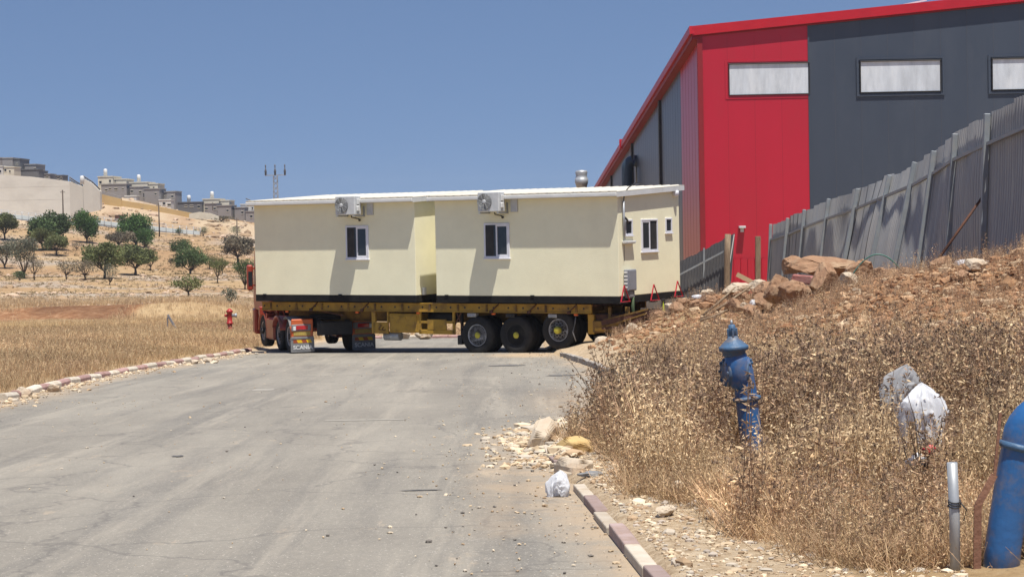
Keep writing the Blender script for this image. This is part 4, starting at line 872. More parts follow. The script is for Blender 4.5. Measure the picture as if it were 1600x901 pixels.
# ------------------------------------------------------------------ blue pipes and posts in the foreground
def hydrant():
    x, y = 2.16, 17.4; z = -.77
    h = empty('water_valve_riser', 'leaning blue water riser with flanged valve cap standing in the dry weeds', 'water valve', (x, y, z))
    m_ = MB(); m_.tube([(.04, 0, -.2), (.03, 0, .0), (-.01, 0, .35), (-.055, -.0, .80), (-.09, -.02, 1.0), (-.12, -.03, 1.08)], [.105, .105, .102, .10, .10, .10], 22); m_.build('riser_pipe', M['blue'], h)
    m_ = MB(); m_.lathe([(.125, 0), (.13, .015), (.13, .03), (.108, .04)], 24, Matrix.Translation((-.045, 0, .72)) @ Matrix.Rotation(R(-6), 4, 'Y')); m_.build('collar', M['bluedk'], h)
    # elbow body leaning over to the left, with two round side bodies
    Me = Matrix.Translation((-.13, -.03, 1.02)) @ Matrix.Rotation(R(-8), 4, 'Y')
    m_ = MB(); m_.lathe([(.06, -.20), (.10, -.14), (.12, -.04), (.115, .06), (.095, .12), (.06, .15)], 24, Me); m_.build('valve_body', M['blue'], h)
    for s in (-1, 1):
        m_ = MB(); Ms = Matrix.Translation((-.13+s*.09, .0, .98)) @ Matrix.Rotation(R(90), 4, 'Y') @ Matrix.Rotation(R(s*14), 4, 'X')
        m_.lathe([(.12, -.03*1), (.132, -.02), (.132, .02), (.12, .03)], 26, Ms); b_ = m_
        for k in range(8): a = k*math.pi/4; b_.lathe([(.014, -.045), (.014, .045)], 6, Ms @ Matrix.Translation((.108*math.cos(a), .108*math.sin(a), 0)), smooth=False)
        b_.build('flange', M['bluedk'], h)
    Mc = Matrix.Translation((-.16, -.03, 1.17)) @ Matrix.Rotation(R(-4), 4, 'Y')
    m_ = MB(); m_.lathe([(.085, -.05), (.105, -.03), (.105, .0), (.134, .01), (.136, .04), (.13, .05), (.12, .055), (.09, .085), (.055, .115), (.04, .14)], 28, Mc); m_.build('bonnet', M['bluedk'], h)
    m_ = MB(); m_.lathe([(.04, .12), (.034, .20), (.03, .24), (.02, .245)], 14, Mc); m_.box(-.01, .01, -.048, .048, .10, .22, Mc, c=.004); m_.box(-.048, .048, -.01, .01, .10, .21, Mc, c=.004); sp_ = m_.build('stem_housing', M['bluedk'], h)
    m_ = MB(); m_.lathe([(.012, .24), (.010, .285)], 8, Mc); m_.build('spindle', M['steel'], h)
hydrant()
x, y = 2.71, 10.65; z = gzf(x, y)
h = empty('bent_water_pipe', 'thick bright blue water pipe bending over at the right edge', 'water pipe', (x, y, z))
pts = [(-.03, 0, -.25), (.0, 0, .1), (.06, 0, .46), (.10, 0, .66)]; pts += [(.10+.26-.26*math.cos(t), 0, .68+.21*math.sin(t)) for t in np.linspace(.1, 1.5, 8)]+[(.62, .0, .89), (.75, 0, .89)]
m_ = MB(); m_.tube(pts, .10, 28); m_.build('pipe', M['blue'], h)
m_ = MB(); m_.lathe([(.103, -.02), (.118, -.014), (.118, .014), (.103, .02)], 26, Matrix.Translation((.10, 0, .66)) @ Matrix.Rotation(R(14), 4, 'Y')); m_.build('joint_ring', M['bluedk'], h)
x, y = 2.43, 10.6; z = gzf(x, y)
h = empty('galvanised_post', 'slim galvanised pipe post with wire tied round it, left of the bent blue pipe', 'post', (x, y, z)); m_ = MB(); m_.tube([(.0, 0, -.1), (.0, 0, .3), (-.01, 0, .60)], .029, 14); m_.build('tube', M['steel'], h)
m_ = MB()
for k in range(3): m_.tube([(.033*math.cos(t), .033*math.sin(t), .36+k*.014+.01*math.sin(t)) for t in np.linspace(0, 6.3, 14)], .004, 5)
m_.tube([(.03, -.02, .38), (.06, -.03, .34), (.045, -.02, .28)], .004, 5); m_.build('tie_wire', M['black'], h)
h = empty('rusty_bar', 'bent rusty flat iron bar between the galvanised post and the blue pipe', 'iron bar', (2.55, 10.6, gzf(2.55, 10.6))); m_ = MB(); m_.beam((0, 0, -.1), (.01, 0, .36), .042, .012, up=(0, 1, 0)); m_.beam((.01, 0, .355), (.11, .02, .52), .038, .012, up=(0, 1, 0)); m_.beam((.11, .02, .515), (.15, .04, .86), .016, .012, up=(0, 1, 0)); m_.build('bar', mat('brown_rust', (.24, .12, .075), (.17, .085, .055), 9, .9, .4, 40), h)

# red fire hydrant and leaning post in the left field
x, y = -11.55, 78.3; z = gzf(x, y)
h = empty('fire_hydrant', 'red fire hydrant post standing in the dry grass left of the truck', 'fire hydrant', (x, y, z))
m_ = MB(); m_.lathe([(.10, -.1), (.10, .55)], 16); m_.build('standpipe', M['hydred'], h)
m_ = MB(); m_.lathe([(.14, .5), (.14, .55), (.105, .57), (.105, .95), (.14, .97), (.14, 1.03), (.08, 1.08), (.04, 1.12), (.001, 1.13)], 16); m_.build('head', M['hydred'], h)
m_ = MB(); m_.lathe([(.07, 0), (.07, .12), (.09, .13), (.09, .2), (.001, .2)], 14, Matrix.Translation((.1, 0, .84)) @ Matrix.Rotation(R(90), 4, 'Y')); m_.build('outlet_cap', M['steel'], h)
m_ = MB(); m_.lathe([(.06, 0), (.06, .1), (.001, .1)], 14, Matrix.Translation((-.1, 0, .84)) @ Matrix.Rotation(R(-90), 4, 'Y')); m_.build('outlet', M['hydred'], h)
x, y = -16.0, 90; h = empty('broken_post', 'short dark post leaning over in the grass field', 'post', (x, y, gzf(x, y))); m_ = MB(); m_.beam((.25, 0, -.05), (-.18, 0, .72), .10, c=.01); m_.beam((-.2, .02, -.05), (-.19, 0, .6), .06); m_.build('post', M['greyp'], h)

# ------------------------------------------------------------------ rocks
def ico(sub):
    import bmesh
    bm = bmesh.new(); bmesh.ops.create_icosphere(bm, subdivisions=sub, radius=1)
    V = np.array([v.co[:] for v in bm.verts]); F = np.array([[v.index for v in f.verts] for f in bm.faces]); bm.free(); return V, F
ICO3 = ico(4); ICO1 = ico(1)
def rock_verts(V, seed, size, cuts=16, rough=.05):
    r_ = np.random.default_rng(seed); v = V.copy()
    for k in range(cuts):
        n = r_.normal(size=3); n /= np.linalg.norm(n); d = r_.uniform(.5, .82); s = v@n; v = v-np.outer(np.maximum(s-d, 0), n)*1.0
    v = v*(1+rough*(fbm(v[:, 0]*2+seed, v[:, 1]*2+v[:, 2]*1.7, .7, 4))[:, None])
    if len(v) > 300: v = v*(1+.07*fbm(v[:, 0]*5+seed, v[:, 1]*5+v[:, 2]*4, .8, 4))[:, None]; v = v*(1-.06*(np.abs(fbm(v[:, 0]*2.3+seed*3, v[:, 2]*3+v[:, 1], .7, 3)) < .06))[:, None]
    return v*np.array(size)
def boulder(x, y, size, rz, label, mt='boulder', sink=.25, seed=1, name='boulder', z=None, rx=0, group=None, cat='rock'):
    v = rock_verts(ICO3[0], seed, size); zz = (gzf(x, y) if z is None else z)
    o = np_mesh(name, v, ICO3[1], M[mt], smooth=False); o.location = (x, y, zz+size[2]*(1-2*sink)); o.rotation_euler = (rx, 0, rz)
    tag(o, label, cat, group); return o
BL = [ # x, y, half sizes, turn, label, material, height of the centre (None: sunk in the ground), seed, tilt
 (5.95, 43.2, (.34, .32, .52), .3, 'upright brown boulder with a dark left side at the heap\'s edge', 'boulder', -.22, 11, .15),
 (6.38, 43.0, (.52, .45, .42), .6, 'large rounded tan boulder below the pink concrete beam', 'boulder', -.32, 12, .3),
 (7.10, 43.3, (.66, .48, .62), 1.1, 'broad pyramid shaped brown boulder in the middle of the ridge', 'boulder', -.12, 13, -.2),
 (7.45, 45.2, (1.0, .48, .34), .15, 'long flat tan slab lying across the ridge', 'boulder', .20, 14, .1),
 (8.02, 43.9, (.46, .40, .36), .9, 'squarish boulder with a dark hollow beneath, right end of the rock row', 'boulder', .16, 15, .5),
 (6.75, 46.0, (.40, .35, .32), .2, 'dark brown chunk behind the slab', 'boulder', .28, 16, .2),
 (5.55, 44.6, (.34, .28, .22), 1.2, 'tilted brown slab low on the left flank of the rock row', 'boulder', None, 71, .6),
 (5.35, 46.0, (.44, .28, .16), 2.2, 'thin brown slab leaning behind the long branch', 'boulder', None, 72, .9),
 (6.05, 45.2, (.40, .34, .30), .4, 'dark angular block between the upright boulder and the ridge', 'boulder', None, 73, .3),
 (6.85, 42.3, (.30, .24, .20), 2.0, 'small brown block at the foot of the pyramid boulder', 'boulder', None, 74, .2),
 (7.65, 42.6, (.36, .28, .22), 1.4, 'wedge of brown rock right of the pyramid boulder', 'boulder', None, 75, .5),
 (8.35, 42.6, (.42, .32, .26), .3, 'dark brown rock under the green hose', 'boulder', None, 76, .2),
 (8.55, 44.6, (.5, .36, .3), 1.0, 'brown rock behind the hose close to the fence foot', 'boulder', None, 77, .4),
 (4.85, 47.8, (.36, .26, .2), 1.7, 'flat brown rock on the slope below the far caravan corner', 'boulder', None, 78, .5),
 (4.2, 48.6, (.30, .24, .17), .9, 'reddish block beside the end of the loading ramp', 'boulder', None, 79, .2),
 (6.3, 47.4, (.55, .34, .24), 2.6, 'long brown slab behind the dark chunk', 'boulder', None, 80, .3),
 (9.0, 40.2, (.36, .3, .2), .5, 'tan rock on the crest right of the hose', 'paleboulder', None, 81, .2),
 (6.9, 39.2, (.34, .26, .16), 1.9, 'pale rock sunk in the middle of the slope', 'paleboulder', None, 82, .3),
 (8.0, 38.6, (.28, .2, .16), .2, 'brown stone on the slope below the crest', 'boulder', None, 83, .3),
 (5.15, 50.3, (.34, .3, .26), .5, 'pale boulder just right of the caravan corner', 'paleboulder', None, 17, .1),
 (4.65, 50.4, (.42, .3, .16), .1, 'reddish flat rock below the far warning triangle', 'boulder', None, 18, .3),
 (5.75, 49.0, (.6, .3, .20), .7, 'pale ridge stone below the wooden post', 'paleboulder', None, 19, .1),
 (6.15, 48.2, (.32, .3, .2), .4, 'cream lump of rubble left of the plastic scraps', 'paleboulder', None, 20, .1),
 (3.15, 51.2, (.34, .25, .2), .4, 'crumpled pale rock behind the rear wheel', 'paleboulder', None, 21, .0),
 (2.35, 50.4, (.22, .2, .15), .2, 'small pale rock in the dirt near the grey kerb end', 'paleboulder', None, 22, .0),
 (8.2, 36.5, (.34, .3, .2), .8, 'brown rock half buried high on the right slope', 'boulder', None, 23, .1),
 (7.6, 31.5, (.22, .18, .17), .3, 'angular tan stone on the right slope', 'paleboulder', None, 24, .2),
 (5.0, 24.5, (.20, .15, .08), .2, 'flat pale stone showing among the weeds', 'paleboulder', None, 25, .1),
 (-3.35, 73.6, (.45, .3, .22), .1, 'pale rock by the far kerb under the trailer', 'paleboulder', None, 26, 0),
 (-4.3, 74.6, (.55, .3, .24), .6, 'cream boulder behind the trailer air tank', 'paleboulder', None, 27, 0),
]
for (x, y, s, rz, lab, mt_, sink, sd_, rx) in BL: boulder(x, y, s, rz, lab, mt_, .08, sd_, rx=rx, z=(None if sink is None else sink-s[2]*.84+.12))
for k in range(30):      # loose stones nobody could tell apart
    r_ = random.Random(900+k); 
    if k < 22: x = r_.uniform(3.6, 8.2); y = 50.6-(x-3.6)*1.55+r_.uniform(-2.6, .6)
    else: y = r_.uniform(27, 41); x = 5.2+(y-27)*.1+r_.uniform(0, 3.2)
    q = r_.uniform(.09, .26) if k < 22 else r_.uniform(.06, .15)
    boulder(x, y, (q*r_.uniform(.9, 1.5), q, q*r_.uniform(.55, .9)), r_.uniform(0, 6), 'angular brown stone lying loose in the rubble of the heap', 'boulder' if r_.random() < .6 else 'paleboulder', r_.uniform(0, .2), 300+k, name='rubble_stone', rx=r_.uniform(-.4, .4), group='loose rubble stones on the heap', cat='stone')
# broken kerb stones in the mound and at the roadside
def block(name, x, y, z, s, rot, mt, lab, cat='concrete block', seed=4):
    v = ICO3[0].copy(); v = np.sign(v)*np.abs(v)**.28; v /= np.abs(v).max(0); sd_ = abs(hash((round(x*10), round(y*10))) % 50)
    v = v*(1+.10*fbm(v[:, 0]*1.3+sd_, v[:, 1]*1.3+v[:, 2], .8, 4))[:, None]
    for cut in ((.8, .5, .4, 1.15), (-.5, .7, .6, 1.05), (.6, -.6, .7, 1.2)):
        n = np.array(cut[:3]); n /= np.linalg.norm(n); q = v@n; v = v-np.outer(np.maximum(q-cut[3]*.95, 0), n)
    o = np_mesh(name, v*np.array(s)/2, ICO3[1], mt, smooth=False); o.location = (x, y, z); o.rotation_euler = rot; tag(o, lab, cat); return o
block('concrete_beam', 6.72, 43.9, .10, (.62, .26, .2), (0, R(8), R(-12)), M['redconc'], 'broken pink painted kerb stone lying on top of the boulders')
block('broken_kerb_stone', .30, 20.3, -G*20.3+.13, (.5, .24, .3), (R(5), R(-18), R(70)), M['paleboulder'], 'upturned pale kerb block at the road edge, farthest of the loose pieces')
block('broken_kerb_stone', .60, 19.1, -G*19.1+.10, (.32, .28, .22), (R(15), R(10), R(30)), mat('yellow_stone', (.55, .38, .16), (.45, .32, .15), 5, .95, .5, 12), 'yellowish block beside the road under the weeds')
block('broken_kerb_stone', .52, 17.3, -G*17.3+.08, (.6, .22, .16), (R(8), R(4), R(105)), M['paleboulder'], 'toppled cream kerb stone lying behind the white bag')
for k, (x, y, s, lab) in enumerate([(1.05, 15.6, (.13, .09, .07), 'long grey stone on the verge behind the kerb'), (1.22, 14.35, (.08, .06, .09), 'pointed pale stone on the verge in front of the weeds'),
    (1.72, 13.75, (.17, .12, .10), 'biggest rounded pinkish stone at the weeds\' edge'), (1.05, 13.4, (.12, .07, .05), 'flat grey stone among the rubble beside the pink kerb'), (2.0, 12.7, (.09, .06, .05), 'grey stone by the weeds near the bottom of the verge'),
    (.95, 14.9, (.09, .07, .05), 'small cream stone just behind the kerb'), (1.35, 13.2, (.09, .06, .05), 'small tan stone in the verge rubble'), (1.9, 34.2, (.16, .10, .08), 'pale stone in front of the grey kerb')]):
    boulder(x, y, s, k*1.3, lab, 'paleboulder', .2, 40+k, name='stone', cat='stone')
for k, (x, y, lab) in enumerate([(-8.6, 35.8, 'broken white stone beside the left end of the painted kerb'), (-8.75, 34.2, 'larger cream stone before the painted kerb'), (-8.35, 50.2, 'dark hollow stone by the middle of the painted kerb'), (-8.2, 51.3, 'twin stone farther along the painted kerb')]):
    boulder(x, y, (.19, .16, .12), k, lab, 'paleboulder', .15, 60+k, name='stone', cat='stone')

# loose stones nobody could count
def scatter_stones(name, pts, sizes, cols, label, seed=3, nproto=12):
    r_ = np.random.default_rng(seed); protos = [rock_verts(ICO1[0], 100+i, (1, 1, 1), 4, .25) for i in range(nproto)]
    n = len(pts); V0, F0 = ICO1; nv = len(V0); which = r_.integers(0, nproto, n)
    P = np.array(protos)[which]                         # n,nv,3
    a = r_.uniform(0, 6.28, n); sc3 = sizes[:, None]*np.stack([r_.uniform(.7, 1.5, n), r_.uniform(.6, 1.1, n), r_.uniform(.35, .85, n)], -1)
    P = P*sc3[:, None, :]; ca, sa = np.cos(a)[:, None], np.sin(a)[:, None]
    x = P[..., 0]*ca-P[..., 1]*sa; y = P[..., 0]*sa+P[..., 1]*ca
    P = np.stack([x, y, P[..., 2]], -1)+pts[:, None, :]
    F = (F0[None]+(np.arange(n)*nv)[:, None, None]).reshape(-1, 3)
    C = np.repeat(cols[:, None, :], nv, 1).reshape(-1, 3)
    o = np_mesh(name, P.reshape(-1, 3), F, M['stone'], C); return tag(o, label, name.replace('_', ' '), None, 'stuff')
def pick(n, pal, jit=.18):
    pal = np.array(pal); c = pal[rng.integers(0, len(pal), n)]; return c*rng.uniform(1-jit, 1+jit, (n, 1))
PALE = [(.62, .50, .35), (.55, .43, .29), (.50, .44, .36), (.66, .56, .42), (.42, .30, .19)]
SOILP = [(.38, .215, .12), (.46, .30, .18), (.28, .145, .078), (.52, .39, .26), (.22, .11, .058), (.34, .19, .10)]
# verge gravel
n = 7500; yy = rng.uniform(9.5, 24, n)**1.0; xx = kr(yy)+.1+np.abs(rng.normal(0, .55, n)); xx = np.where((yy > 17.5), kr(yy)+rng.normal(-.1, .45, n), xx)
xx = np.where(yy < 15, kr(yy)+.12+rng.uniform(0, 1.5, n)**1.1, xx)
scatter_stones('verge_gravel', np.stack([xx, yy, gz(xx, yy)+.003], -1), rng.gamma(1.0, .0095, n)+.004, pick(n, PALE+[(.36,.25,.16),(.42,.36,.3)]), 'cream and tan gravel strewn over the verge beside the kerb')
# heap stones
n = 38000; yy = rng.uniform(20, 51, n); xx = rng.uniform(2, 10.5, n); hh = rbf(xx, yy); k = (hh > .3+rng.uniform(-.25, .35, n)) & (xx > kr(yy)+.6); xx = xx[k]; yy = yy[k]
nst = len(xx); sz = rng.gamma(1.1, .027, nst)+.01
scatter_stones('heap_rubble', np.stack([xx, yy, gz(xx, yy)+.01], -1), sz, pick(nst, SOILP), 'brown clods and stones covering the spoil heap', 5)
# pebbles on the road
n = 3200; yy = rng.uniform(10, 56, n)**1.0; t = rng.beta(.45, .3, n); xx = kl(yy)+.1+(kr(yy)-kl(yy)-.2)*t; xx = np.where(rng.random(n) < .45, kr(yy)-np.abs(rng.normal(0, .7, n)), xx)
scatter_stones('road_pebbles', np.stack([xx, yy, -G*yy+.012], -1), rng.gamma(1.2, .0045, n)+.004, pick(n, PALE+[(.2, .18, .16)]), 'scattered pebbles on the asphalt', 6)
n = 1100; yy = rng.uniform(18, 24, n); xx = kr(yy)-np.abs(rng.normal(0, .32, n))+.15
scatter_stones('spilled_rubble', np.stack([xx, yy, gz(xx, yy)+.04], -1), rng.gamma(2, .014, n)+.008, pick(n, PALE), 'spilled yellowish rubble at the broken kerb', 7)
# hillside stones
n = 8000; yy = np.exp(rng.uniform(np.log(125), np.log(440), n)); uu = rng.uniform(-.30, -.12, n); xx = uu*yy
dens = fbm(xx+7, yy*1.6, 16, 4)+.5*np.exp(-((yy-158)/25)**2)+.8*((yy > 402)&(yy < 424)); k = dens > rng.uniform(-.3, .6, n); xx = xx[k]; yy = yy[k]; nst = len(xx)
scatter_stones('hillside_stones', np.stack([xx, yy, gz(xx, yy)+.02], -1), (rng.gamma(1.6, .09, nst)+.07)*np.where(yy > 400, 2.0, 1)*np.clip(yy/260, .5, 1.2), pick(nst, [(.46, .34, .23), (.42, .33, .24), (.34, .24, .15), (.54, .40, .29)]), 'pale field stones over the far hillside', 8)
n = 700; yy = rng.uniform(30, 60, n); xx = kl(yy)+np.abs(rng.normal(0, .35, n))
scatter_stones('kerb_gravel', np.stack([xx, yy, -G*yy+.012], -1), rng.gamma(1.7, .014, n)+.01, pick(n, PALE), 'tan gravel and dirt along the painted kerb', 9)

# ------------------------------------------------------------------ dry plants
def leaf_quad(p, d, w, nrm):
    """narrow lens shape: 4 verts"""
    s = np.cross(d, nrm); s /= (np.linalg.norm(s)+1e-9); return [p, p+d*.45+s*w, p+d, p+d*.45-s*w]
def blade(p, d, w, nrm, droop=0):
    s = np.cross(d, nrm); s /= (np.linalg.norm(s)+1e-9); q = p+d; return [p-s*w, p+s*w, q+s*w*.6, q-s*w*.6]
def plant_proto(kind, r_):
    V = []; C = []
    def addq(qs, c):
        V.extend(qs); C.extend([c]*4)
    gold = np.array([.70, .51, .30]); tan = np.array([.60, .41, .255]); brown = np.array([.36, .235, .15]); dk = np.array([.22, .155, .11]); pale = np.array([.70, .54, .34])
    if kind == 'oat':
        for s in range(r_.integers(4, 7)):
            a = r_.uniform(0, 6.28); lean = r_.uniform(.05, .35); h = r_.uniform(.4, .8); base = np.array([r_.normal(0, .03), r_.normal(0, .03), 0])
            top = base+np.array([math.cos(a)*lean*h, math.sin(a)*lean*h, h]); mid = base*.5+top*.5+np.array([0, 0, .03])
            nrm = np.array([math.sin(a+1), math.cos(a+1), 0]); c = gold*r_.uniform(.7, 1.1)
            addq(blade(base, mid-base, .0034, nrm), c*.9); addq(blade(mid, top-mid, .0028, nrm), c)
            for k in range(r_.integers(9, 15)):
                t = r_.uniform(.45, 1.02); p = mid*(1-(t-.5)*2)+top*(t-.5)*2 if t > .5 else base*(1-t*2)+mid*t*2
                b = r_.uniform(0, 6.28); off = np.array([math.cos(b), math.sin(b), r_.uniform(-.2, .5)])*r_.uniform(.02, .06)
                dd = np.array([math.cos(b)*.5, math.sin(b)*.5, r_.uniform(-1.2, .3)]); dd = dd/np.linalg.norm(dd)*r_.uniform(.026, .055)
                addq(leaf_quad(p+off, dd, .0072, r_.normal(size=3)), (pale if r_.random() < .6 else gold)*r_.uniform(.75, 1.15))
        for s in range(8):
            a = r_.uniform(0, 6.28); L = r_.uniform(.12, .35); d = np.array([math.cos(a)*.6, math.sin(a)*.6, 1])*L; addq(leaf_quad(np.array([r_.normal(0, .03), r_.normal(0, .03), 0]), d, .005, r_.normal(size=3)), tan*r_.uniform(.7, 1.2))
    elif kind == 'thistle':
        for s in range(r_.integers(3, 6)):
            a = r_.uniform(0, 6.28); lean = r_.uniform(.05, .5); h = r_.uniform(.35, .85); base = np.array([r_.normal(0, .03), r_.normal(0, .03), 0])
            top = base+np.array([math.cos(a)*lean*h, math.sin(a)*lean*h, h]); nrm = np.array([math.sin(a+1), math.cos(a+1), 0])
            addq(blade(base, top-base, .0035, nrm), brown*r_.uniform(.8, 1.4))
            for k in range(r_.integers(15, 24)):
                t = r_.uniform(.15, 1.0); p = base*(1-t)+top*t; b = r_.uniform(0, 6.28)
                dd = np.array([math.cos(b), math.sin(b), r_.uniform(-.3, .9)]); dd = dd/np.linalg.norm(dd)*r_.uniform(.035, .11)*(1.15-t*.6)
                addq(leaf_quad(p, dd, r_.uniform(.004, .0105), r_.normal(size=3)), (brown if r_.random() < .4 else tan if r_.random() < .6 else pale)*r_.uniform(.6, 1.2))
            for k in range(3):
                c0 = top+r_.normal(0, .035, 3)
                for j in range(7):
                    dd = r_.normal(size=3); dd = dd/np.linalg.norm(dd)*.028; addq(leaf_quad(c0-dd*.3, dd*1.3, .005, r_.normal(size=3)), dk*r_.uniform(.8, 1.7))
    elif kind == 'fine':
        for s in range(26):
            a = r_.uniform(0, 6.28); L = r_.uniform(.10, .36); base = np.array([r_.normal(0, .09), r_.normal(0, .09), 0]); le = r_.uniform(.1, 1.6)
            d = np.array([math.cos(a)*le, math.sin(a)*le, 1]); d = d/np.linalg.norm(d)*L; c = (gold if r_.random() < .45 else tan)*r_.uniform(.65, 1.2)
            addq(blade(base, d, .0026, r_.normal(size=3)), c)
            for k in range(2):
                p = base+d*r_.uniform(.6, 1.0); b = r_.normal(size=3); b = b/np.linalg.norm(b)*r_.uniform(.018, .04); addq(leaf_quad(p, b, .0042, r_.normal(size=3)), c*r_.uniform(.9, 1.3))
    elif kind == 'tuft':       # coarse, for the field seen from afar
        for s in range(9):
            a = r_.uniform(0, 6.28); L = r_.uniform(.18, .5); base = np.array([r_.normal(0, .09), r_.normal(0, .09), 0]); le = r_.uniform(.1, .7)
            d = np.array([math.cos(a)*le, math.sin(a)*le, 1]); d = d/np.linalg.norm(d)*L; c = (pale if r_.random() < .3 else gold if r_.random() < .5 else tan)*r_.uniform(.7, 1.1)
            addq(leaf_quad(base, d, .009, r_.normal(size=3)), c)
        for k in range(3):
            p = np.array([r_.normal(0, .1), r_.normal(0, .1), r_.uniform(.15, .45)]); d = r_.normal(size=3)*.03; addq(leaf_quad(p, d, .012, r_.normal(size=3)), pale*r_.uniform(.8, 1.1))
    elif kind == 'darktuft':
        for s in range(16):
            a = r_.uniform(0, 6.28); L = r_.uniform(.1, .45); base = np.array([r_.normal(0, .1), r_.normal(0, .1), r_.uniform(0, .3)]); d = np.array([math.cos(a)*.9, math.sin(a)*.9, r_.uniform(.1, 1)])*L*.5
            addq(leaf_quad(base, d*.6, .010, r_.normal(size=3)), (brown if r_.random() < .6 else tan)*r_.uniform(.6, 1.2))
    elif kind == 'scrub':
        for s in range(14):
            d = r_.normal(size=3); d[2] = abs(d[2]); d = d/np.linalg.norm(d)*r_.uniform(.15, .5); addq(leaf_quad(np.array([r_.normal(0, .15), r_.normal(0, .15), 0]), d, .05, r_.normal(size=3)), np.array([.30, .235, .13])*r_.uniform(.5, 1.3))
    return np.array(V), np.array(C)
def scatter_plants(name, kind, pts, scales, label, tints=None, nproto=8, seed=1):
    r_ = np.random.default_rng(seed); Vs = []; Cs = []
    for i in range(nproto):
        V, C = plant_proto(kind, r_); sel = np.arange(i, len(pts), nproto); n = len(sel); a = r_.uniform(0, 6.28, n); ca, sa = np.cos(a)[:, None], np.sin(a)[:, None]
        s = scales[sel][:, None]; x = (V[None, :, 0]*ca-V[None, :, 1]*sa)*s; y = (V[None, :, 0]*sa+V[None, :, 1]*ca)*s; z = V[None, :, 2]*s
        P = np.stack([x, y, z], -1)+pts[sel][:, None, :]; Vs.append(P.reshape(-1, 3))
        t = (r_.uniform(.8, 1.15, (n, 1, 1)) if tints is None else tints[sel][:, None, :]); Cs.append((C[None]*t).reshape(-1, 3))
    V = np.concatenate(Vs); C = np.concatenate(Cs); F = np.arange(len(V)).reshape(-1, 4)
    o = np_mesh(name, V, F, M['straw'], C); return tag(o, label, 'dry grass', None, 'stuff')
def bare(x, y):            # stretches of the verge and heap with little growth
    return smooth(-.02, .42, rbf(x, y)-.34+fbm(x, y, 3, 3)*.45)
n = 11500; yy = 10.3+28*rng.random(n)**1.25; xx = kr(yy)+.2+rng.random(n)*(yy*.27+1.2-kr(yy)-.2)
edge_ = np.interp(yy, [10, 11.5, 12.4, 14.4, 16, 18, 19.5, 20.5, 24, 30, 36, 45], [2.3, 1.85, 1.5, 1.15, .95, .92, .85, .65, 1.3, 2.6, 2.6, 3])
k = (xx > edge_+fbm(xx, yy, 1.0, 4)*.55) & (rng.random(n) > bare(xx, yy)*.93); xx = xx[k]; yy = yy[k]; near_pipe = (np.hypot(xx-2.76, (yy-10.65)*.8) < .2)|((yy < 10.72)&(xx > 2.1))|((np.abs(xx-2.43) < .07)&(yy < 10.9))|((np.abs(xx-2.16*yy/17.4) < .24)&(yy < 17.5)&(yy > 14.9)&(rng.random(len(xx)) < .88)); xx = xx[~near_pipe]; yy = yy[~near_pipe]
pts = np.stack([xx, yy, gz(xx, yy)-.01], -1); r3 = rng.random(len(xx)); ths = fbm(xx, yy+33, 2.4, 3)
kind = np.where(ths > -.02, 1, 0); kind = np.where(r3 < .25, 1-kind, kind); front = yy < np.interp(xx, [.5, 2, 4], [15.5, 14.2, 13]); kind = np.where(front & (r3 < .8), 2, kind)
sc_ = rng.uniform(.45, 1.05, len(xx))*(1+.45*fbm(xx, yy+70, 1.3, 3)*1.5)*np.interp(yy, [10, 13, 18, 22, 30], [.72, .9, 1.0, .85, .6]); tint = np.repeat((rng.uniform(.8, 1.35, len(xx))*(1+.5*fbm(xx, yy, 1.3, 3)))[:, None], 3, 1)
bagz = (np.hypot(xx-3.15, (yy-14.6)*.8) < .55)|(np.hypot(xx-3.5, yy-16.9) < .4); sc_ = np.where(bagz, sc_*.55, sc_)
hyx = (np.abs(xx-2.1*yy/17.4) < .5) & (yy < 17.6) & (yy > 14.5); sc_ = np.where(hyx, sc_*.55, sc_)
for kk, nm, lb in ((0, 'wild_oats', 'golden wild oats drying on the right bank around the blue riser'), (1, 'dry_thistles', 'brown dried thistles among the oats on the right bank'), (2, 'fine_dry_grass', 'fine tangled brown grass at the front of the right bank')):
    s = kind == kk; scatter_plants(nm, ('oat', 'thistle', 'fine')[kk], pts[s], sc_[s], lb, tint[s], 10, 20+kk)
n = 6000; yy = 10.3+18*rng.random(n)**1.2; xx = .5+rng.random(n)*(yy*.27+1.2-.5); edge_ = np.interp(yy, [10, 11.5, 12.4, 14.4, 16, 18, 19.5, 20.5, 24, 30], [2.2, 1.75, 1.4, 1.1, .9, .85, .8, .65, 1.3, 2.4]); k = (xx > edge_+fbm(xx, yy, 1.0, 4)*.5) & (rng.random(n) > bare(xx, yy)*.9) & (np.hypot(xx-2.76, (yy-10.65)*.8) > .2) & ~((yy < 10.7)&(xx > 2.1))
xx = xx[k]; yy = yy[k]; scatter_plants('low_dry_grass', 'fine', np.stack([xx, yy, gz(xx, yy)-.01], -1), rng.uniform(.5, .9, len(xx)), 'short dry undergrowth between the thistles', np.repeat(rng.uniform(.65, 1.05, len(xx))[:, None], 3, 1), 8, 31)
n = 3800; yy = rng.uniform(24, 51, n); xx = rng.uniform(2.4, 10, n); k = (xx > kr(yy)+.7) & (fbm(xx, yy+5, 4, 3) > -.25); xx = xx[k]; yy = yy[k]
scatter_plants('heap_weeds', 'thistle', np.stack([xx, yy, gz(xx, yy)-.01], -1), rng.uniform(.22, .55, len(xx)), 'sparse straw coloured weeds over the heap slope', np.repeat(rng.uniform(.9, 1.5, len(xx))[:, None], 3, 1), 6, 32)
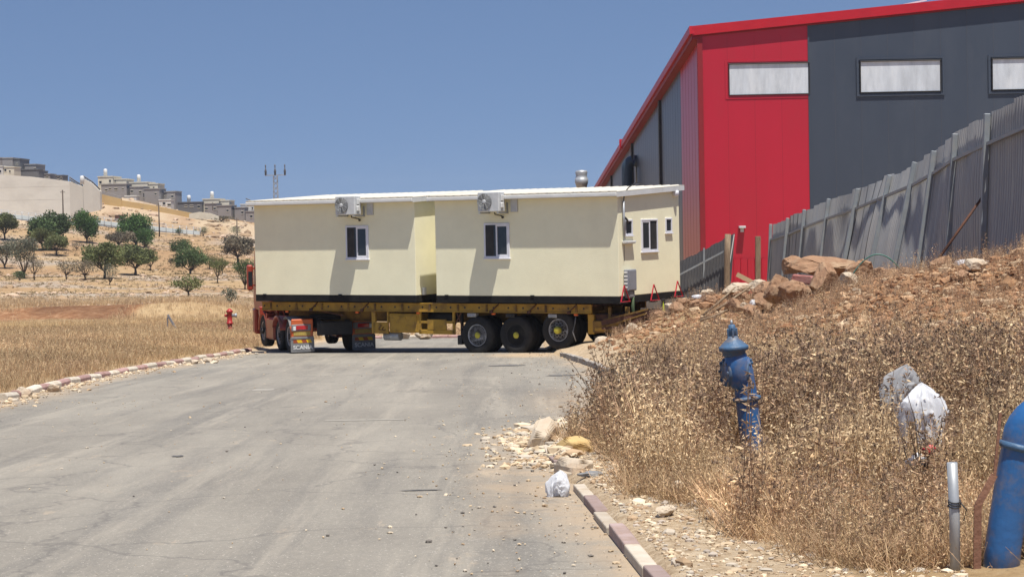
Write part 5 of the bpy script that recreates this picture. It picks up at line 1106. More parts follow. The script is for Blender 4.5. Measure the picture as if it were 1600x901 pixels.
n = 170; yy = 11+22*rng.random(n); xx = kr(yy)+.6+rng.random(n)*(yy*.27-kr(yy)); k = (rbf(xx, yy) < .6) & (xx > np.interp(yy, [10, 12.4, 14.4, 18, 24, 30], [2.4, 1.7, 1.3, 1.0, 1.4, 2.6])) & (np.abs(xx-2.16*yy/17.4) > .25) & ~((yy < 12)&(xx > 2.1)) & ~((np.abs(xx-3.22*yy/15.3) < .4)&(yy < 15.6)); xx = xx[k]; yy = yy[k]
scatter_plants('tall_thistles', 'thistle', np.stack([xx, yy, gz(xx, yy)-.01], -1), rng.uniform(.85, 1.2, len(xx)), 'tallest branching thistles rising out of the dry bank', np.repeat(rng.uniform(.9, 1.3, len(xx))[:, None], 3, 1), 10, 41)
# left field
n = 52000; yy = 22+96*rng.random(n)**1.35; uu = rng.uniform(-.34, -.1, n); xx = uu*yy; k = (xx < kl(yy)-.25) & (yy < 116); rd = np.where((yy > 84), smooth(.0, .25, fbm(xx, yy+70, 11, 3)), 0); k &= rng.random(n) > rd*.93
xx = xx[k]; yy = yy[k]; sc_ = rng.uniform(.5, 1.15, len(xx))*np.interp(kl(yy)-xx, [0, .8, 3], [.35, .7, 1.0])*np.interp(yy, [80, 108, 116], [1, .7, .35]); tn = (1+.45*fbm(xx, yy, 5, 4))*rng.uniform(.8, 1.15, len(xx)); tint = np.stack([tn, tn*(1+.04*fbm(xx, yy+9, 8, 2)), tn*.95], -1)
scatter_plants('field_grass', 'tuft', np.stack([xx, yy, gz(xx, yy)-.01], -1), sc_, 'tall straw coloured grass filling the field left of the road', tint, 10, 33)
n = 9000; yy = 30+80*rng.random(n)**1.4; uu = rng.uniform(-.32, -.1, n); xx = uu*yy; k = (xx < kl(yy)-.5) & (fbm(xx+3, yy, 4.5, 3) > .12); xx = xx[k]; yy = yy[k]
scatter_plants('field_thistles', 'darktuft', np.stack([xx, yy, gz(xx, yy)-.01], -1), rng.uniform(.5, 1.1, len(xx)), 'dark dried thistles standing in the left field', None, 8, 34)
n = 8000; yy = np.exp(rng.uniform(np.log(150), np.log(400), n)); xx = rng.uniform(-.30, -.12, n)*yy; k = fbm(xx, yy, 30, 4) > rng.uniform(-.5, .35, n); xx = xx[k]; yy = yy[k]
scatter_plants('hill_scrub', 'scrub', np.stack([xx, yy, gz(xx, yy)-.02], -1), rng.uniform(.35, 1.1, len(xx))*yy/300, 'low dry scrub dotted over the hillside', None, 8, 35)
n = 1600; yy = rng.uniform(72, 84, n); xx = rng.uniform(-10, 6, n); k = (yy > 77)|(xx > 1.4); xx = xx[k]; yy = yy[k]
scatter_plants('roadside_scrub', 'darktuft', np.stack([xx, yy, gz(xx, yy)-.02], -1), rng.uniform(.5, 1.2, len(xx)), 'dry brush beyond the far kerb behind the trailer', None, 6, 36)

n = 9000; yy = rng.uniform(116, 160, n); xx = rng.uniform(-.32, -.11, n)*yy; k = (fbm(xx+31, yy, 14, 3) < -.02)|(yy > 127)|(rng.random(n) < .04); k &= rng.random(n) < np.interp(yy, [116, 128, 160], [.7, .9, .15]); xx = xx[k]; yy = yy[k]
scatter_plants('bank_grass', 'tuft', np.stack([xx, yy, gz(xx, yy)-.01], -1), rng.uniform(.5, 1.0, len(xx))*1.2, 'thin dry grass along the top of the earth bank', None, 8, 37)
# a few individual plants that stand out
def dead_bush(x, y, h, label, seed, dens=1.0, dark=True):
    r_ = np.random.default_rng(seed); o = empty('dry_bush', label, 'bush', (x, y, gzf(x, y)))
    m_ = MB(); V = []; C = []
    for s in range(int(14*dens)):
        a = r_.uniform(0, 6.28); le = r_.uniform(.05, .6); L = h*r_.uniform(.6, 1.05); p = [np.array([0, 0, 0.])]
        for k in range(4): p.append(p[-1]+np.array([math.cos(a)*le*(k+1)/3, math.sin(a)*le*(k+1)/3, 1])*L/4+r_.normal(0, .02, 3))
        m_.tube([tuple(q) for q in p], [.006, .005, .004, .003, .002], 4)
        for k in range(int(26*dens)):
            t = r_.uniform(.25, 1)*3.99; i = int(t); q = p[i]+(p[i+1]-p[i])*(t-i); d = r_.normal(size=3); d = d/np.linalg.norm(d)*r_.uniform(.02, .06); off = r_.normal(0, .025, 3)
            V.extend(leaf_quad(q+off, d, r_.uniform(.006, .013), r_.normal(size=3))); c = np.array([.26, .18, .115] if dark else [.45, .35, .2])*r_.uniform(.6, 1.8); C.extend([c]*4)
    m_.build('stems', M['bark'], o); V = np.array(V); np_mesh('foliage', V, np.arange(len(V)).reshape(-1, 4), M['straw'], np.array(C), parent=o)
dead_bush(.98, 22.2, .95, 'tall spindly dark thistle overhanging the road edge', 1, 1.0)
dead_bush(1.25, 20.6, .8, 'dense dark brown thistle left of the blue riser', 2, 1.5)
dead_bush(.62, 20.2, .38, 'small dark weed tuft at the kerb beside the pale block', 3, .7)
for k_, (bx_, by_, bh_, lb_) in enumerate([(.95, 20.9, .7, 'brown thistle clump at the kerb corner, nearest the yellow block'), (1.15, 21.6, .9, 'thick brown thistle behind the kerb corner clump'), (1.5, 22.6, .85, 'brown thistle right of the spindly one'), (1.75, 23.6, .8, 'brown thistle farther back toward the grey kerb'), (1.5, 19.4, .65, 'low brown thistle halfway to the blue riser'), (2.0, 25.6, .8, 'brown thistle beneath the rear of the grey kerb')]): dead_bush(bx_, by_, bh_, lb_, 50+k_, 1.7)
dead_bush(1.7, 24.5, .9, 'dark twiggy weed in front of the grey kerb', 4, 1.0)
dead_bush(2.9, 13.6, .75, 'dark grey thistle standing before the white plastic bags', 5, .7)
dead_bush(4.55, 17.6, .7, 'dark dry thistle at the right edge above the blue pipe', 6, 1.2)

# ------------------------------------------------------------------ rubbish
def sheet_bag(name, x, y, z, w, h, lab, seed, mt='plastic', cat='plastic bag', lean=(0, 0), full=1.0):
    nt, nz = 90, 34; th = np.linspace(0, 2*np.pi*full, nt); t = np.linspace(0, 1, nz); TH_, TT = np.meshgrid(th, t, indexing='ij')
    r = np.sin(np.minimum(TT*2.3, 1.5))**.8*(1-.30*np.clip(TT-.5, 0, 1))
    n1 = fbm(np.cos(TH_)*1.4+seed, np.sin(TH_)*1.4+TT*1.5, 1.0, 3); fold = np.abs(np.sin(TH_*4.5+seed+5*n1+TT*2))*.5+np.abs(np.sin(TH_*8+seed*2+6*n1))*.3
    crum = np.abs(fbm(np.cos(TH_)*3+seed*2, np.sin(TH_)*3+TT*5, .9, 3)); r = r*(1-.20*fold*np.clip(TT*1.6, .15, 1)-.28*crum+.35*n1)
    zb_ = (1+.22*np.sin(TH_*3+seed)+.4*fbm(np.cos(TH_)*2+seed, np.sin(TH_)*2, .7, 2)); Zz = h*(1-TT*zb_)+.05*h*n1-h*.06*crum
    V = np.stack([w/2*r*np.cos(TH_)+lean[0]*TT, w/2*.62*r*np.sin(TH_)+lean[1]*TT, Zz], -1).reshape(-1, 3); ix = np.arange(nt*nz).reshape(nt, nz)
    F = np.stack([ix[:-1, :-1], ix[1:, :-1], ix[1:, 1:], ix[:-1, 1:]], -1).reshape(-1, 4)
    o = np_mesh(name, V, F, M[mt], smooth=True); o.location = (x, y, z); return tag(o, lab, cat)
sheet_bag('plastic_bag', 3.26, 15.3, gzf(3.32, 15.3)+.24, .46, .46, 'bright white plastic bag snagged high on the thistles', 5)
sheet_bag('plastic_sheet', 3.60, 17.5, gzf(3.62, 17.6)+.24, .46, .46, 'greyish plastic sheet draped behind the white bag', 8, 'palebag', lean=(-.1, 0))
sheet_bag('plastic_bag', .36, 15.5, -G*15.5-.01, .22, .23, 'white plastic bag crumpled on the asphalt against the kerb', 3, lean=(-.03, 0))

def bag(name, x, y, z, s, lab, seed, mt='plastic', cat='plastic bag', squash=(1, 1, 1), rz=0, cr=.16):
    v = ICO3[0].copy(); th = np.arctan2(v[:, 1], v[:, 0]); n = fbm(v[:, 0]*1.2+seed, v[:, 1]*1.2+v[:, 2]*1.5, 1.1, 2)
    fold = np.sin(th*5+seed+2.5*n+v[:, 2]*1.5)*.5+np.sin(th*9+seed*2+3*n)*.35
    v = v*(1+.3*n+.13*fold*(1.1-v[:, 2])*.7)[:, None]; rdg = np.abs(fbm(v[:, 0]*2+seed*2, v[:, 2]*2+v[:, 1]*1.4, .9, 2)); v = v*(1-cr*rdg[:, None]); v = v*np.array(squash)*s
    v[:, 2] = np.where(v[:, 2] < -.6*s*squash[2], -.6*s*squash[2], v[:, 2])
    o = np_mesh(name, v, ICO3[1], M[mt], smooth=True); o.location = (x, y, z); o.rotation_euler = (0, 0, rz); tag(o, lab, cat); return o
bag('paper_scrap', .65, 16.35, -G*16.35+.1, .09, 'dark grey plastic scrap lying behind the kerb', 9, 'greyp', 'litter', squash=(1.2, .8, .35))
bag('wrapper', 2.95, 13.6, gzf(2.95, 13.6)+.36, .06, 'red and white wrapper caught low in the weeds', 10, 'triangle', 'litter', squash=(1.1, .35, .7), cr=.9)
bag('wrapper', 2.88, 13.7, gzf(2.88, 13.7)+.28, .07, 'crumpled white paper below the red wrapper', 12, 'plastic', 'litter', squash=(1.2, .4, .8), cr=.9)
bag('cloth_scrap', 8.3, 34.6, gzf(8.3, 34.6)+.04, .2, 'white torn sack on top of the heap at the right', 13, 'plastic', 'sack', squash=(1.5, 1, .4))
bag('cloth_scrap', 5.42, 51.2, gzf(5.42, 51.2)+.15, .3, 'black and white plastic sheeting behind the pale boulder', 14, 'plastic', 'sack', squash=(1.2, .6, .4))
bag('cloth_scrap', 6.5, 47.0, gzf(6.5, 47.0)+.3, .1, 'light blue plastic scrap between the ridge stones', 15, 'palebag', 'litter')
bag('plastic_bottle', 2.35, 30.5, gzf(2.35, 30.5)+.12, .13, 'white plastic litter lying by the grey kerb', 16, 'plastic', 'litter', squash=(1.2, .8, .6))
bag('plastic_cup', 5.75, 45.8, gzf(5.75, 45.8)+.18, .09, 'white and blue cup lying below the upright boulder', 17, 'plastic', 'litter')
bag('foam_scrap', 4.75, 49.3, gzf(4.75, 49.3)+.12, .12, 'white foam scrap on the heap left of the riser', 18, 'plastic', 'litter', squash=(1.2, .8, .5))
h = empty('can', 'dark drinks can with a stone beside it at the grey kerb', 'can', (1.72, 37.6, -G*37.6+.08)); m_ = MB(); m_.lathe([(.07, -.1), (.075, -.09), (.075, .09), (.06, .1)], 14, Matrix.Rotation(R(90), 4, 'X')); m_.build('body', M['black'], h)
x, y = 7.9, 41.5; h = empty('hose', 'green hose arching out of the heap before the fence', 'hose', (x, y, gzf(x, y)+.4))
m_ = MB(); m_.tube([(-.62+1.24*t, -.2*t, -.25+1.9*t*(1-t)+.25*math.sin(math.pi*t)*.4) for t in np.linspace(0, 1, 18)], .015, 8); m_.build('hose', M['hose'], h)
for k, (x, y, a, L, lab) in enumerate([(5.15, 46.2, .9, 1.5, 'long weathered branch propped on the left of the heap'), (5.0, 46.6, 1.1, 1.1, 'shorter split stick beside the long branch'), (4.7, 44.8, .5, .7, 'dark stick lying behind the blue riser'), (6.15, 48.8, .35, 1.7, 'long pale board slanting up to the ridge stones')]):
    o = empty('branch', lab, 'branch', (x, y, gzf(x, y)+.1), 0); m_ = MB(); m_.tube([(-L/2*math.cos(a*.6), -.1, -L/2*math.sin(a*.6)+.12), (0, 0, .1), (L/2*math.cos(a*.6), .1, L/2*math.sin(a*.6)+.14)], [.026, .034, .018], 7); m_.build('wood', M['wood'], o)
# skid-mark stains and flat litter on the asphalt
SM = mat('oil_stain', (.10, .095, .09), (.15, .14, .13), 8, .8)
for k, (x, y, a, b, lb) in enumerate([(-.85, 16.2, .24, .05, 'dark smear across the right lane'), (-3.58, 20.3, .09, .10, 'small black leaf-like stain in the left lane'), (-.1, 44.5, .55, .5, 'dark patch near the trailer wheels'), (1.0, 38.5, .4, .35, 'dark tyre scuff by the can')]):
    V = [(x, y, -G*y+.012)]+[(x+a*math.cos(t)*random.uniform(.5, 1.1), y+b*math.sin(t)*random.uniform(.5, 1.1), 0) for t in np.linspace(0, 6.0, 16)]; V = [(p[0], p[1], -G*p[1]+.012) for p in V]
    me = bpy.data.meshes.new('stain'); me.from_pydata(V, [], [(0, i, i % 16+1) for i in range(1, 17)]); me.materials.append(SM); o = bpy.data.objects.new('stain', me); col.objects.link(o); tag(o, lb, None, None, 'structure')

# ------------------------------------------------------------------ trees on the hillside
def loc_uv(px, Y): return (px-800)/3000*Y
def ground_px(px, py):   # where on the hill a point of the ground lies (design aid: gives fixed world spots)
    best = None
    for Y in np.arange(85, 440, 1.0):
        x = (px-800-(py-450)*.02)/3000*Y; hz = 340-(px-800)*.02; zz = 1.65-(py-hz)/3000*Y
        if zz <= gzf(x, Y) : return x, Y
    return (px-800)/3000*400, 400
def tree(name, px, py, w, h, kind, label, seed):
    x, y = ground_px(px, py); s = y/3000; W_ = w*s*1.12; H_ = h*s*1.08; r_ = np.random.default_rng(seed)
    g = float(gz(np.array([x]), np.array([y]))[0]); o = empty(name, label, 'tree' if H_ > 2 else 'bush', (x, y, g), 0)
    m_ = MB(); flat = kind in ('acacia', 'grey'); trunkh = H_*(.26 if flat else .12 if kind != 'bush' else .1)
    tr_ = max(.05, W_*.028); cent = []
    m_.tube([(0, 0, -.3), (r_.normal(0, .05), 0, trunkh*.5), (r_.normal(0, .1)*W_*.3, 0, trunkh)], [tr_*1.5, tr_*1.1, tr_*.8], 7)
    nb = {'acacia': 12, 'grey': 11, 'round': 14, 'weep': 14, 'bush': 5, 'sparse': 9}[kind]
    for k in range(nb):
        a = 6.28*k/nb+r_.uniform(-.4, .4); rr = W_*.5*r_.uniform(.35, .78)
        if flat: zt = H_*r_.uniform(.45, .82)
        elif kind == 'weep': zt = H_*r_.uniform(.45, .85)
        else: zt = H_*r_.uniform(.4, .82)
        p1 = np.array([rr*math.cos(a), rr*math.sin(a), zt]); p0 = np.array([0, 0, trunkh*.8]); mid = (p0*.5+p1*.5)+np.array([0, 0, -.04*H_])
        m_.tube([tuple(p0), tuple(mid), tuple(p1)], [tr_*.6, tr_*.4, tr_*.15], 5); cent.append(p1)
    cent.append(np.array([0, 0, H_*.78])); cent.append(np.array([W_*.1, 0, H_*.6])) if not flat else None
    m_.build('trunk', M['bark'], o)
    colr = {'acacia': (.135, .15, .06), 'grey': (.17, .145, .10), 'round': (.08, .115, .045), 'weep': (.07, .13, .035), 'bush': (.08, .12, .055), 'sparse': (.15, .155, .11)}[kind]
    nl = int(np.clip(W_*H_*210, 900, 9000)); 
    if kind in ('grey', 'sparse'): nl = int(nl*.5)
    ci = r_.integers(0, len(cent), nl); cs = np.array(cent)[ci]; cr = W_*(.155 if kind != 'bush' else .26)
    rad = 1.18*np.stack([np.full(nl, cr*1.25), np.full(nl, cr*1.25), np.full(nl, cr*(.8 if flat else 1.05)*min(1.2, H_/W_*1.3))], -1)
    dv = r_.normal(size=(nl, 3)); dv /= np.linalg.norm(dv, axis=1)[:, None]; P = cs+dv*rad*(r_.random((nl, 1))**.42)
    if kind == 'weep': P[:, 2] -= np.abs(r_.normal(0, .12*H_, nl))
    P[:, 2] = np.maximum(P[:, 2], H_*(.24 if flat else .06)); P[:, 2] = np.minimum(P[:, 2], H_*1.02)
    ls = np.clip(W_*.022, .05, .15)*r_.uniform(.7, 1.5, (nl, 1)); d1 = r_.normal(size=(nl, 3)); d1 /= np.linalg.norm(d1, axis=1)[:, None]
    if kind == 'weep': d1[:, 2] -= 1.2; d1 /= np.linalg.norm(d1, axis=1)[:, None]
    d2 = np.cross(d1, r_.normal(size=(nl, 3))); d2 /= np.linalg.norm(d2, axis=1)[:, None]
    V = np.stack([P-d1*ls*1.3, P+d2*ls*.6, P+d1*ls*1.3, P-d2*ls*.6], 1).reshape(-1, 3)
    clump = r_.uniform(.65, 1.4, len(cent))[ci]; C = np.array(colr)[None]*clump[:, None]*r_.uniform(.7, 1.4, (nl, 1)); C = np.repeat(C, 4, 0)
    np_mesh('crown', V, np.arange(len(V)).reshape(-1, 4), M['leaf'], C, parent=o)
TR = [ # px, base y, width, height, kind, label
 ('tree', 8, 376, 42, 42, 'acacia', 'olive-green tree cut by the left edge of the picture'),
 ('tree', 80, 390, 62, 56, 'round', 'broad grey-green tree standing beneath the concrete wall corner'),
 ('tree', 67, 392, 36, 34, 'acacia', 'olive bush-like tree directly left of a darker twin in front of the big grey-green tree'),
 ('tree', 89, 400, 40, 32, 'acacia', 'dark olive tree with its own shadow in front of the big grey-green tree'),
 ('drooping_tree', 136, 380, 40, 50, 'weep', 'dark green drooping tree left of the brown dirt slope'),
 ('drooping_tree', 212, 386, 46, 48, 'weep', 'bright green drooping tree beside the pale barrier'),
 ('drooping_tree', 228, 392, 28, 36, 'weep', 'lower drooping tree overlapping the bright green one'),
 ('thorn_tree', 186, 386, 46, 24, 'grey', 'brownish thorn tree left of the green drooping trees'),
 ('shrub', 8, 420, 40, 42, 'sparse', 'pale ragged shrub at the left edge'),
 ('shrub', 38, 436, 44, 68, 'sparse', 'tall sparse grey shrub near the left edge'),
 ('shrub', 54, 438, 30, 42, 'grey', 'leafless grey bush right of the tall sparse shrub'),
 ('bush', 31, 438, 18, 13, 'bush', 'small blue-green bush at the foot of the grey shrub'),
 ('thorn_tree', 104, 437, 32, 30, 'grey', 'small thin thorn tree on the pale slope, leftmost of two'),
 ('thorn_tree', 133, 438, 36, 32, 'grey', 'small dark thorn tree on the pale slope, right of the thinnest one'),
 ('thorn_tree', 163, 436, 56, 56, 'acacia', 'large grey-green thorn tree in the middle of the slope'),
 ('thorn_tree', 212, 430, 54, 46, 'acacia', 'dark wide thorn tree right of the large grey-green one'),
 ('thorn_tree', 235, 423, 26, 28, 'acacia', 'slender thorn tree at the right end of the big group'),
 ('shrub', 172, 446, 26, 34, 'sparse', 'silvery leafless shrub below the large thorn tree'),
 ('tree', 283, 400, 34, 24, 'round', 'dark tree with a bare lower trunk, upper left of the middle pair'),
 ('tree', 298, 428, 46, 40, 'round', 'dense dark green tree in the middle right of the slope'),
 ('thorn_tree', 328, 421, 24, 22, 'acacia', 'small round thorn tree right of the dense dark tree'),
 ('umbrella_thorn', 294, 464, 46, 34, 'acacia', 'umbrella shaped thorn tree standing alone before the dirt bank'),
 ('thorn_tree', 340, 443, 26, 38, 'acacia', 'narrow green thorn tree with two stems'),
 ('thorn_tree', 372, 411, 52, 42, 'grey', 'wide brown-grey thorn tree near the trailer'),
 ('tree', 383, 452, 36, 46, 'round', 'dark tree whose crown touches the red truck mirror'),
 ('thorn_tree', 359, 476, 28, 24, 'sparse', 'small pale thorn bush above the red fire hydrant'),
 ('bush', 280, 368, 10, 11, 'bush', 'small dark bush on the barrier line, leftmost of three'),
 ('bush', 305, 369, 8, 9, 'bush', 'tiny bush on the barrier line, middle of three'),
 ('bush', 318, 370, 16, 13, 'bush', 'bigger bush at the right end of the barrier'),
 ('bush', 368, 369, 16, 13, 'bush', 'round dark bush above the brown thorn tree'),
 ('bush', 346, 347, 32, 9, 'grey', 'low grey-green hedge before the right houses'),
 ('thorn_tree', 120, 392, 18, 14, 'grey', 'thin leafless bush between the olive tree and drooping tree'),
 ('thorn_tree', 347, 430, 22, 30, 'acacia', 'green thorn tree half behind the narrow one'),
 ('thorn_tree', 267, 415, 10, 12, 'grey', 'tiny bush alone on the bare slope')]
for i, (nm, px, py, w, h, k, lab) in enumerate(TR): tree(nm, px, py, w, h, k, lab, 200+i)

# ------------------------------------------------------------------ walls, houses and poles on the ridge
def WP_(px, py, Y):
    x = (px-800-(py-450)*.02)/3000*Y; hz = 340-(px-800)*.02; return Vector((x, Y, 1.65-(py-hz)/3000*Y))
def wall_strip(name, pts, mt, thick, label, cat, parent=None):
    """pts: (px, ytop, ybottom, Y) -> an upright wall following them"""
    m_ = MB(); V = []
    for (px, a, b, Y) in pts:
        t = WP_(px, a, Y); bt = WP_(px, b, Y); V += [tuple(t), (t.x, t.y, bt.z), (t.x, t.y+thick, t.z), (t.x, t.y+thick, bt.z)]
    n = len(pts); F = []
    for i in range(n-1):
        c = 4*i; F += [(c, c+1, c+5, c+4), (c+2, c+6, c+7, c+3), (c, c+4, c+6, c+2), (c+1, c+3, c+7, c+5)]
    F += [(0, 2, 3, 1), (4*n-4, 4*n-3, 4*n-1, 4*n-2)]
    m_.add(V, F); o = m_.build(name, mt, parent)
    if label: tag(o, label, cat)
    return o
rw = empty('retaining_wall', 'huge pale concrete retaining wall on the hill at the left', 'retaining wall', (0, 0, 0))
wall_strip('front_face', [(-260, 262, 360, 416), (0, 273, 360, 416), (45, 276, 360, 416), (110, 284, 362, 416)], M['concrete'], 3, None, None, rw)
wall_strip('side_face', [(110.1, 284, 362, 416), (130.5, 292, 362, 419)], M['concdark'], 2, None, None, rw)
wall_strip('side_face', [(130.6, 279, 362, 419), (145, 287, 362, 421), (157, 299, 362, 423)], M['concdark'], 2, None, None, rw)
for pl in ([(110, 277, 416.6), (120, 284, 418), (130, 290, 419.8)], [(131, 275, 419.8), (145, 284, 421.8), (157, 296, 423.8)]):
    m_ = MB()
    for off in (0, 3.4): m_.tube([tuple(WP_(px, py+off, Y)) for px, py, Y in pl], .14, 6)
    for i in range(len(pl)-1):
        for t in np.linspace(0, 1, 5):
            a = WP_(*pl[i]); b = WP_(*pl[i+1]); q = a.lerp(b, t); m_.tube([tuple(q), (q.x, q.y, q.z-1.1)], .06, 5)
    m_.build('railing', M['hdark'], rw)
m_ = MB()
for zz in (2.8, 5.6): p = WP_(0, 273, 415.95); m_.box(p.x-60, WP_(110, 284, 416).x, 415.985, 415.999, p.z-zz-.02, p.z-zz+.02)
m_.build('pour_joint', M['concdark'], rw)
o = empty('water_tank', 'small white tank in the step of the retaining wall', 'tank', tuple(WP_(129.5, 288, 415.5))); m_ = MB(); m_.lathe([(.45, 0), (.45, 1.6), (.3, 1.8), (.001, 1.85)], 14); m_.build('tank', M['white'], o)
sw = wall_strip('stone_wall', [(157, 303, 322, 428), (190, 311, 326, 428), (190.5, 313, 329, 428.4), (230, 319, 334, 428.4), (270, 327, 341, 428.4), (305, 334, 343, 428.4)], M['masonry'], 1, 'long yellow stone terrace wall below the houses', 'stone wall')
cp = wall_strip('concrete_wall', [(157, 298, 303.5, 428.2), (190, 307, 312, 428.2)], M['hgrey'], .6, 'grey parapet on top of the left end of the stone wall', 'wall')
wall_strip('garden_wall', [(296, 334, 342, 427), (312, 331, 342, 427), (328, 333, 343, 427), (342, 338, 345, 427)], M['hstone'], .6, 'pale curved garden wall at the right end of the terrace', 'wall')
# pale roadside barrier
ba = empty('roadside_barrier', 'pale blue-grey barrier running along the hill road under the walls', 'barrier', (0, 0, 0))
bp_ = [(-120, 321, 334, 398), (0, 333, 340, 398), (50, 338, 346, 398), (105, 345, 355, 398), (157, 344, 354, 398), (200, 350, 359, 398), (230, 352, 361, 398), (270, 357, 364, 398), (312, 361, 367, 398)]
wall_strip('panel', bp_, M['barrier'], .4, None, None, ba)
for k in range(30):
    px = 3+k*10.7; yt = np.interp(px, [p[0] for p in bp_], [p[1] for p in bp_]); a = WP_(px, yt-6, 397.5); m_ = MB(); m_.tube([(a.x, a.y, a.z), (a.x, a.y, a.z-1.9)], .06, 5); m_.build('post', M['steel'], ba)
m_ = MB(); m_.tube([tuple(WP_(p[0], p[1]-5.5, 397.5)) for p in bp_], .04, 5); m_.tube([tuple(WP_(p[0], p[1]-3, 397.5)) for p in bp_], .04, 5); m_.build('wire', M['steel'], ba)
o = empty('dark_sign', 'dark rectangular board on the rubble slope below the stone wall', 'board', tuple(WP_(188, 341, 405))); m_ = MB(); m_.box(-1.05, 1.05, -.1, .1, -.35, .7, c=.02); m_.build('board', M['rust'], o); m_ = MB(); m_.box(-.9, -.8, -.05, .05, -1.2, -.35); m_.box(.8, .9, -.05, .05, -1.2, -.35); m_.build('post', M['steel'], o)
# houses: blocks (px0, px1, ytop, ybottom, Y, depth, material, windows[(px,py,w,h)])
def house(label, blocks, tank=None, name='house'):
    Y0 = blocks[0][4]; c = WP_((blocks[0][0]+blocks[0][1])/2, blocks[0][3], Y0); root = empty(name, label, 'house', (c.x, c.y, c.z))
    for (p0, p1, yt, yb, Y, D, mt_, wins) in blocks:
        a = WP_(p0, yt, Y); b = WP_(p1, yb, Y); m_ = MB(); z0 = b.z-5
        m_.box(a.x-c.x, b.x-c.x, Y-c.y, Y+D-c.y, z0-c.z, a.z-c.z); w = m_.build('wall', M[mt_], root)
        m_ = MB(); m_.box(a.x-c.x-.1, b.x-c.x+.1, Y-c.y-.12, Y+D-c.y+.1, a.z-c.z-.02, a.z-c.z+.22); m_.build('roof', M[mt_], root)
        for (px, py, ww, hh) in wins:
            q = WP_(px, py, Y); wd, ht = ww*Y/3000/2, hh*Y/3000/2
            wo = MB(); wo.box(q.x-c.x-wd-.08, q.x-c.x+wd+.08, Y-c.y-.06, Y-c.y+.1, q.z-c.z-ht-.12, q.z-c.z-ht); wo.box(q.x-c.x-wd-.08, q.x-c.x+wd+.08, Y-c.y-.06, Y-c.y+.1, q.z-c.z+ht, q.z-c.z+ht+.1); wf = wo.build('window', M['hstone'], root)
            g_ = MB(); g_.box(q.x-c.x-wd, q.x-c.x+wd, Y-c.y-.03, Y-c.y+.06, q.z-c.z-ht, q.z-c.z+ht); g_.build('pane', M['glass'], wf)
    if tank:
        q = WP_(*tank); m_ = MB(); m_.lathe([(.45, 0), (.45, 1.3), (.3, 1.5), (.001, 1.55)], 12, Matrix.Translation((q.x-c.x, q.y-c.y, q.z-c.z))); t = m_.build('water_tank', M['white'], root)
        m_ = MB(); m_.box(q.x-c.x-.5, q.x-c.x+.5, q.y-c.y-.4, q.y-c.y+.4, q.z-c.z-1.5, q.z-c.z); m_.build('tank_stand', M['steel'], t)
    return root
house('dark grey cube house at the far left above the retaining wall', [(-14, 5, 248, 280, 450, 10, 'hgrey', []), (5, 22, 248, 282, 448, 10, 'hgrey', [(17, 262, 2, 2)]), (22, 33, 249, 282, 449, 9, 'hdark', [(28, 257, 3, 2)])])
house('white block house cut by the left edge below the dark cubes', [(-20, 6, 261, 283, 440, 6, 'hwhite', [(2, 268, 3, 4)]), (6, 24, 262, 283, 441, 6, 'hstone', [(10, 266, 3, 4), (17, 268, 2, 3)])])
house('low dark grey house right of the far left cube house', [(33, 40, 257, 284, 455, 8, 'hstone', []), (40, 58, 258, 285, 452, 9, 'hgrey', [(56, 264, 3, 2)]), (31, 62, 266, 286, 448, 4, 'hdark', [])])
house('small unfinished dark house behind the wall top', [(58, 67, 268, 287, 452, 6, 'hdark', []), (67, 80, 273, 288, 454, 6, 'hgrey', [(75, 277, 2, 2)]), (88, 100, 275, 290, 452, 5, 'hdark', [(92, 278, 2, 3), (97, 279, 2, 3)])])
def big(p, yo, s=1.0, lab='', tank=True, top='hstone', Y=452):
    B_ = [(p, p+40*s, yo+12*s, yo+35*s, Y, 9, 'hgrey', [(p+8*s, yo+20*s, 3.2, 2.6), (p+14*s, yo+18*s, 3, 2.2), (p+23*s, yo+18.5*s, 4.6, 2.4), (p+34*s, yo+18*s, 2, 2.2)]),
          (p-5*s, p+19*s, yo, yo+30*s, Y+5, 10, top, [(p-1*s, yo+8*s, 3.5, 4), (p+14*s, yo+6*s, 3, 4)]), (p+19*s, p+40*s, yo+4*s, yo+30*s, Y+6, 9, top, [(p+22*s, yo+6*s, 1.6, 3)])]
    return house(lab, B_, (p+7*s, yo-3, Y+8) if tank else None)
big(159, 277, 1.0, 'large two storey stone and grey house nearest the retaining wall')
house('grey twin block house in the middle of the ridge row', [(204, 226, 293, 322, 452, 9, 'hgrey', [(207, 299, 4, 3), (220, 300, 3, 3), (226, 305, 2.4, 7)]), (226, 250, 296, 325, 450, 9, 'hgrey', [(244, 303, 2.4, 3)]), (203, 232, 286, 318, 458, 10, 'hstone', []), (232, 248, 288, 318, 459, 9, 'hstone', [(241, 293, 2, 2)]), (196, 214, 307, 318, 446, 4, 'hwhite', [(199, 313, 5, 4)])], (218, 283, 462))
house('narrow grey house with a small porch at the end of the left row', [(253, 262, 301, 327, 456, 8, 'hgrey', [(255, 304, 5, 4)]), (261, 275, 300, 329, 453, 9, 'hgrey', [(270, 307, 3, 3.4), (267, 313, 2.4, 4)]), (249, 268, 313, 328, 448, 4, 'hwhite', [(257, 318, 4, 4), (265, 320, 5, 3)])])
house('long low dark house right of the stone wall', [(278, 317, 317, 338, 456, 9, 'hdark', [(291, 322, 4, 2), (300, 322, 5, 2), (311, 323, 3, 4)])], (296, 315, 460))
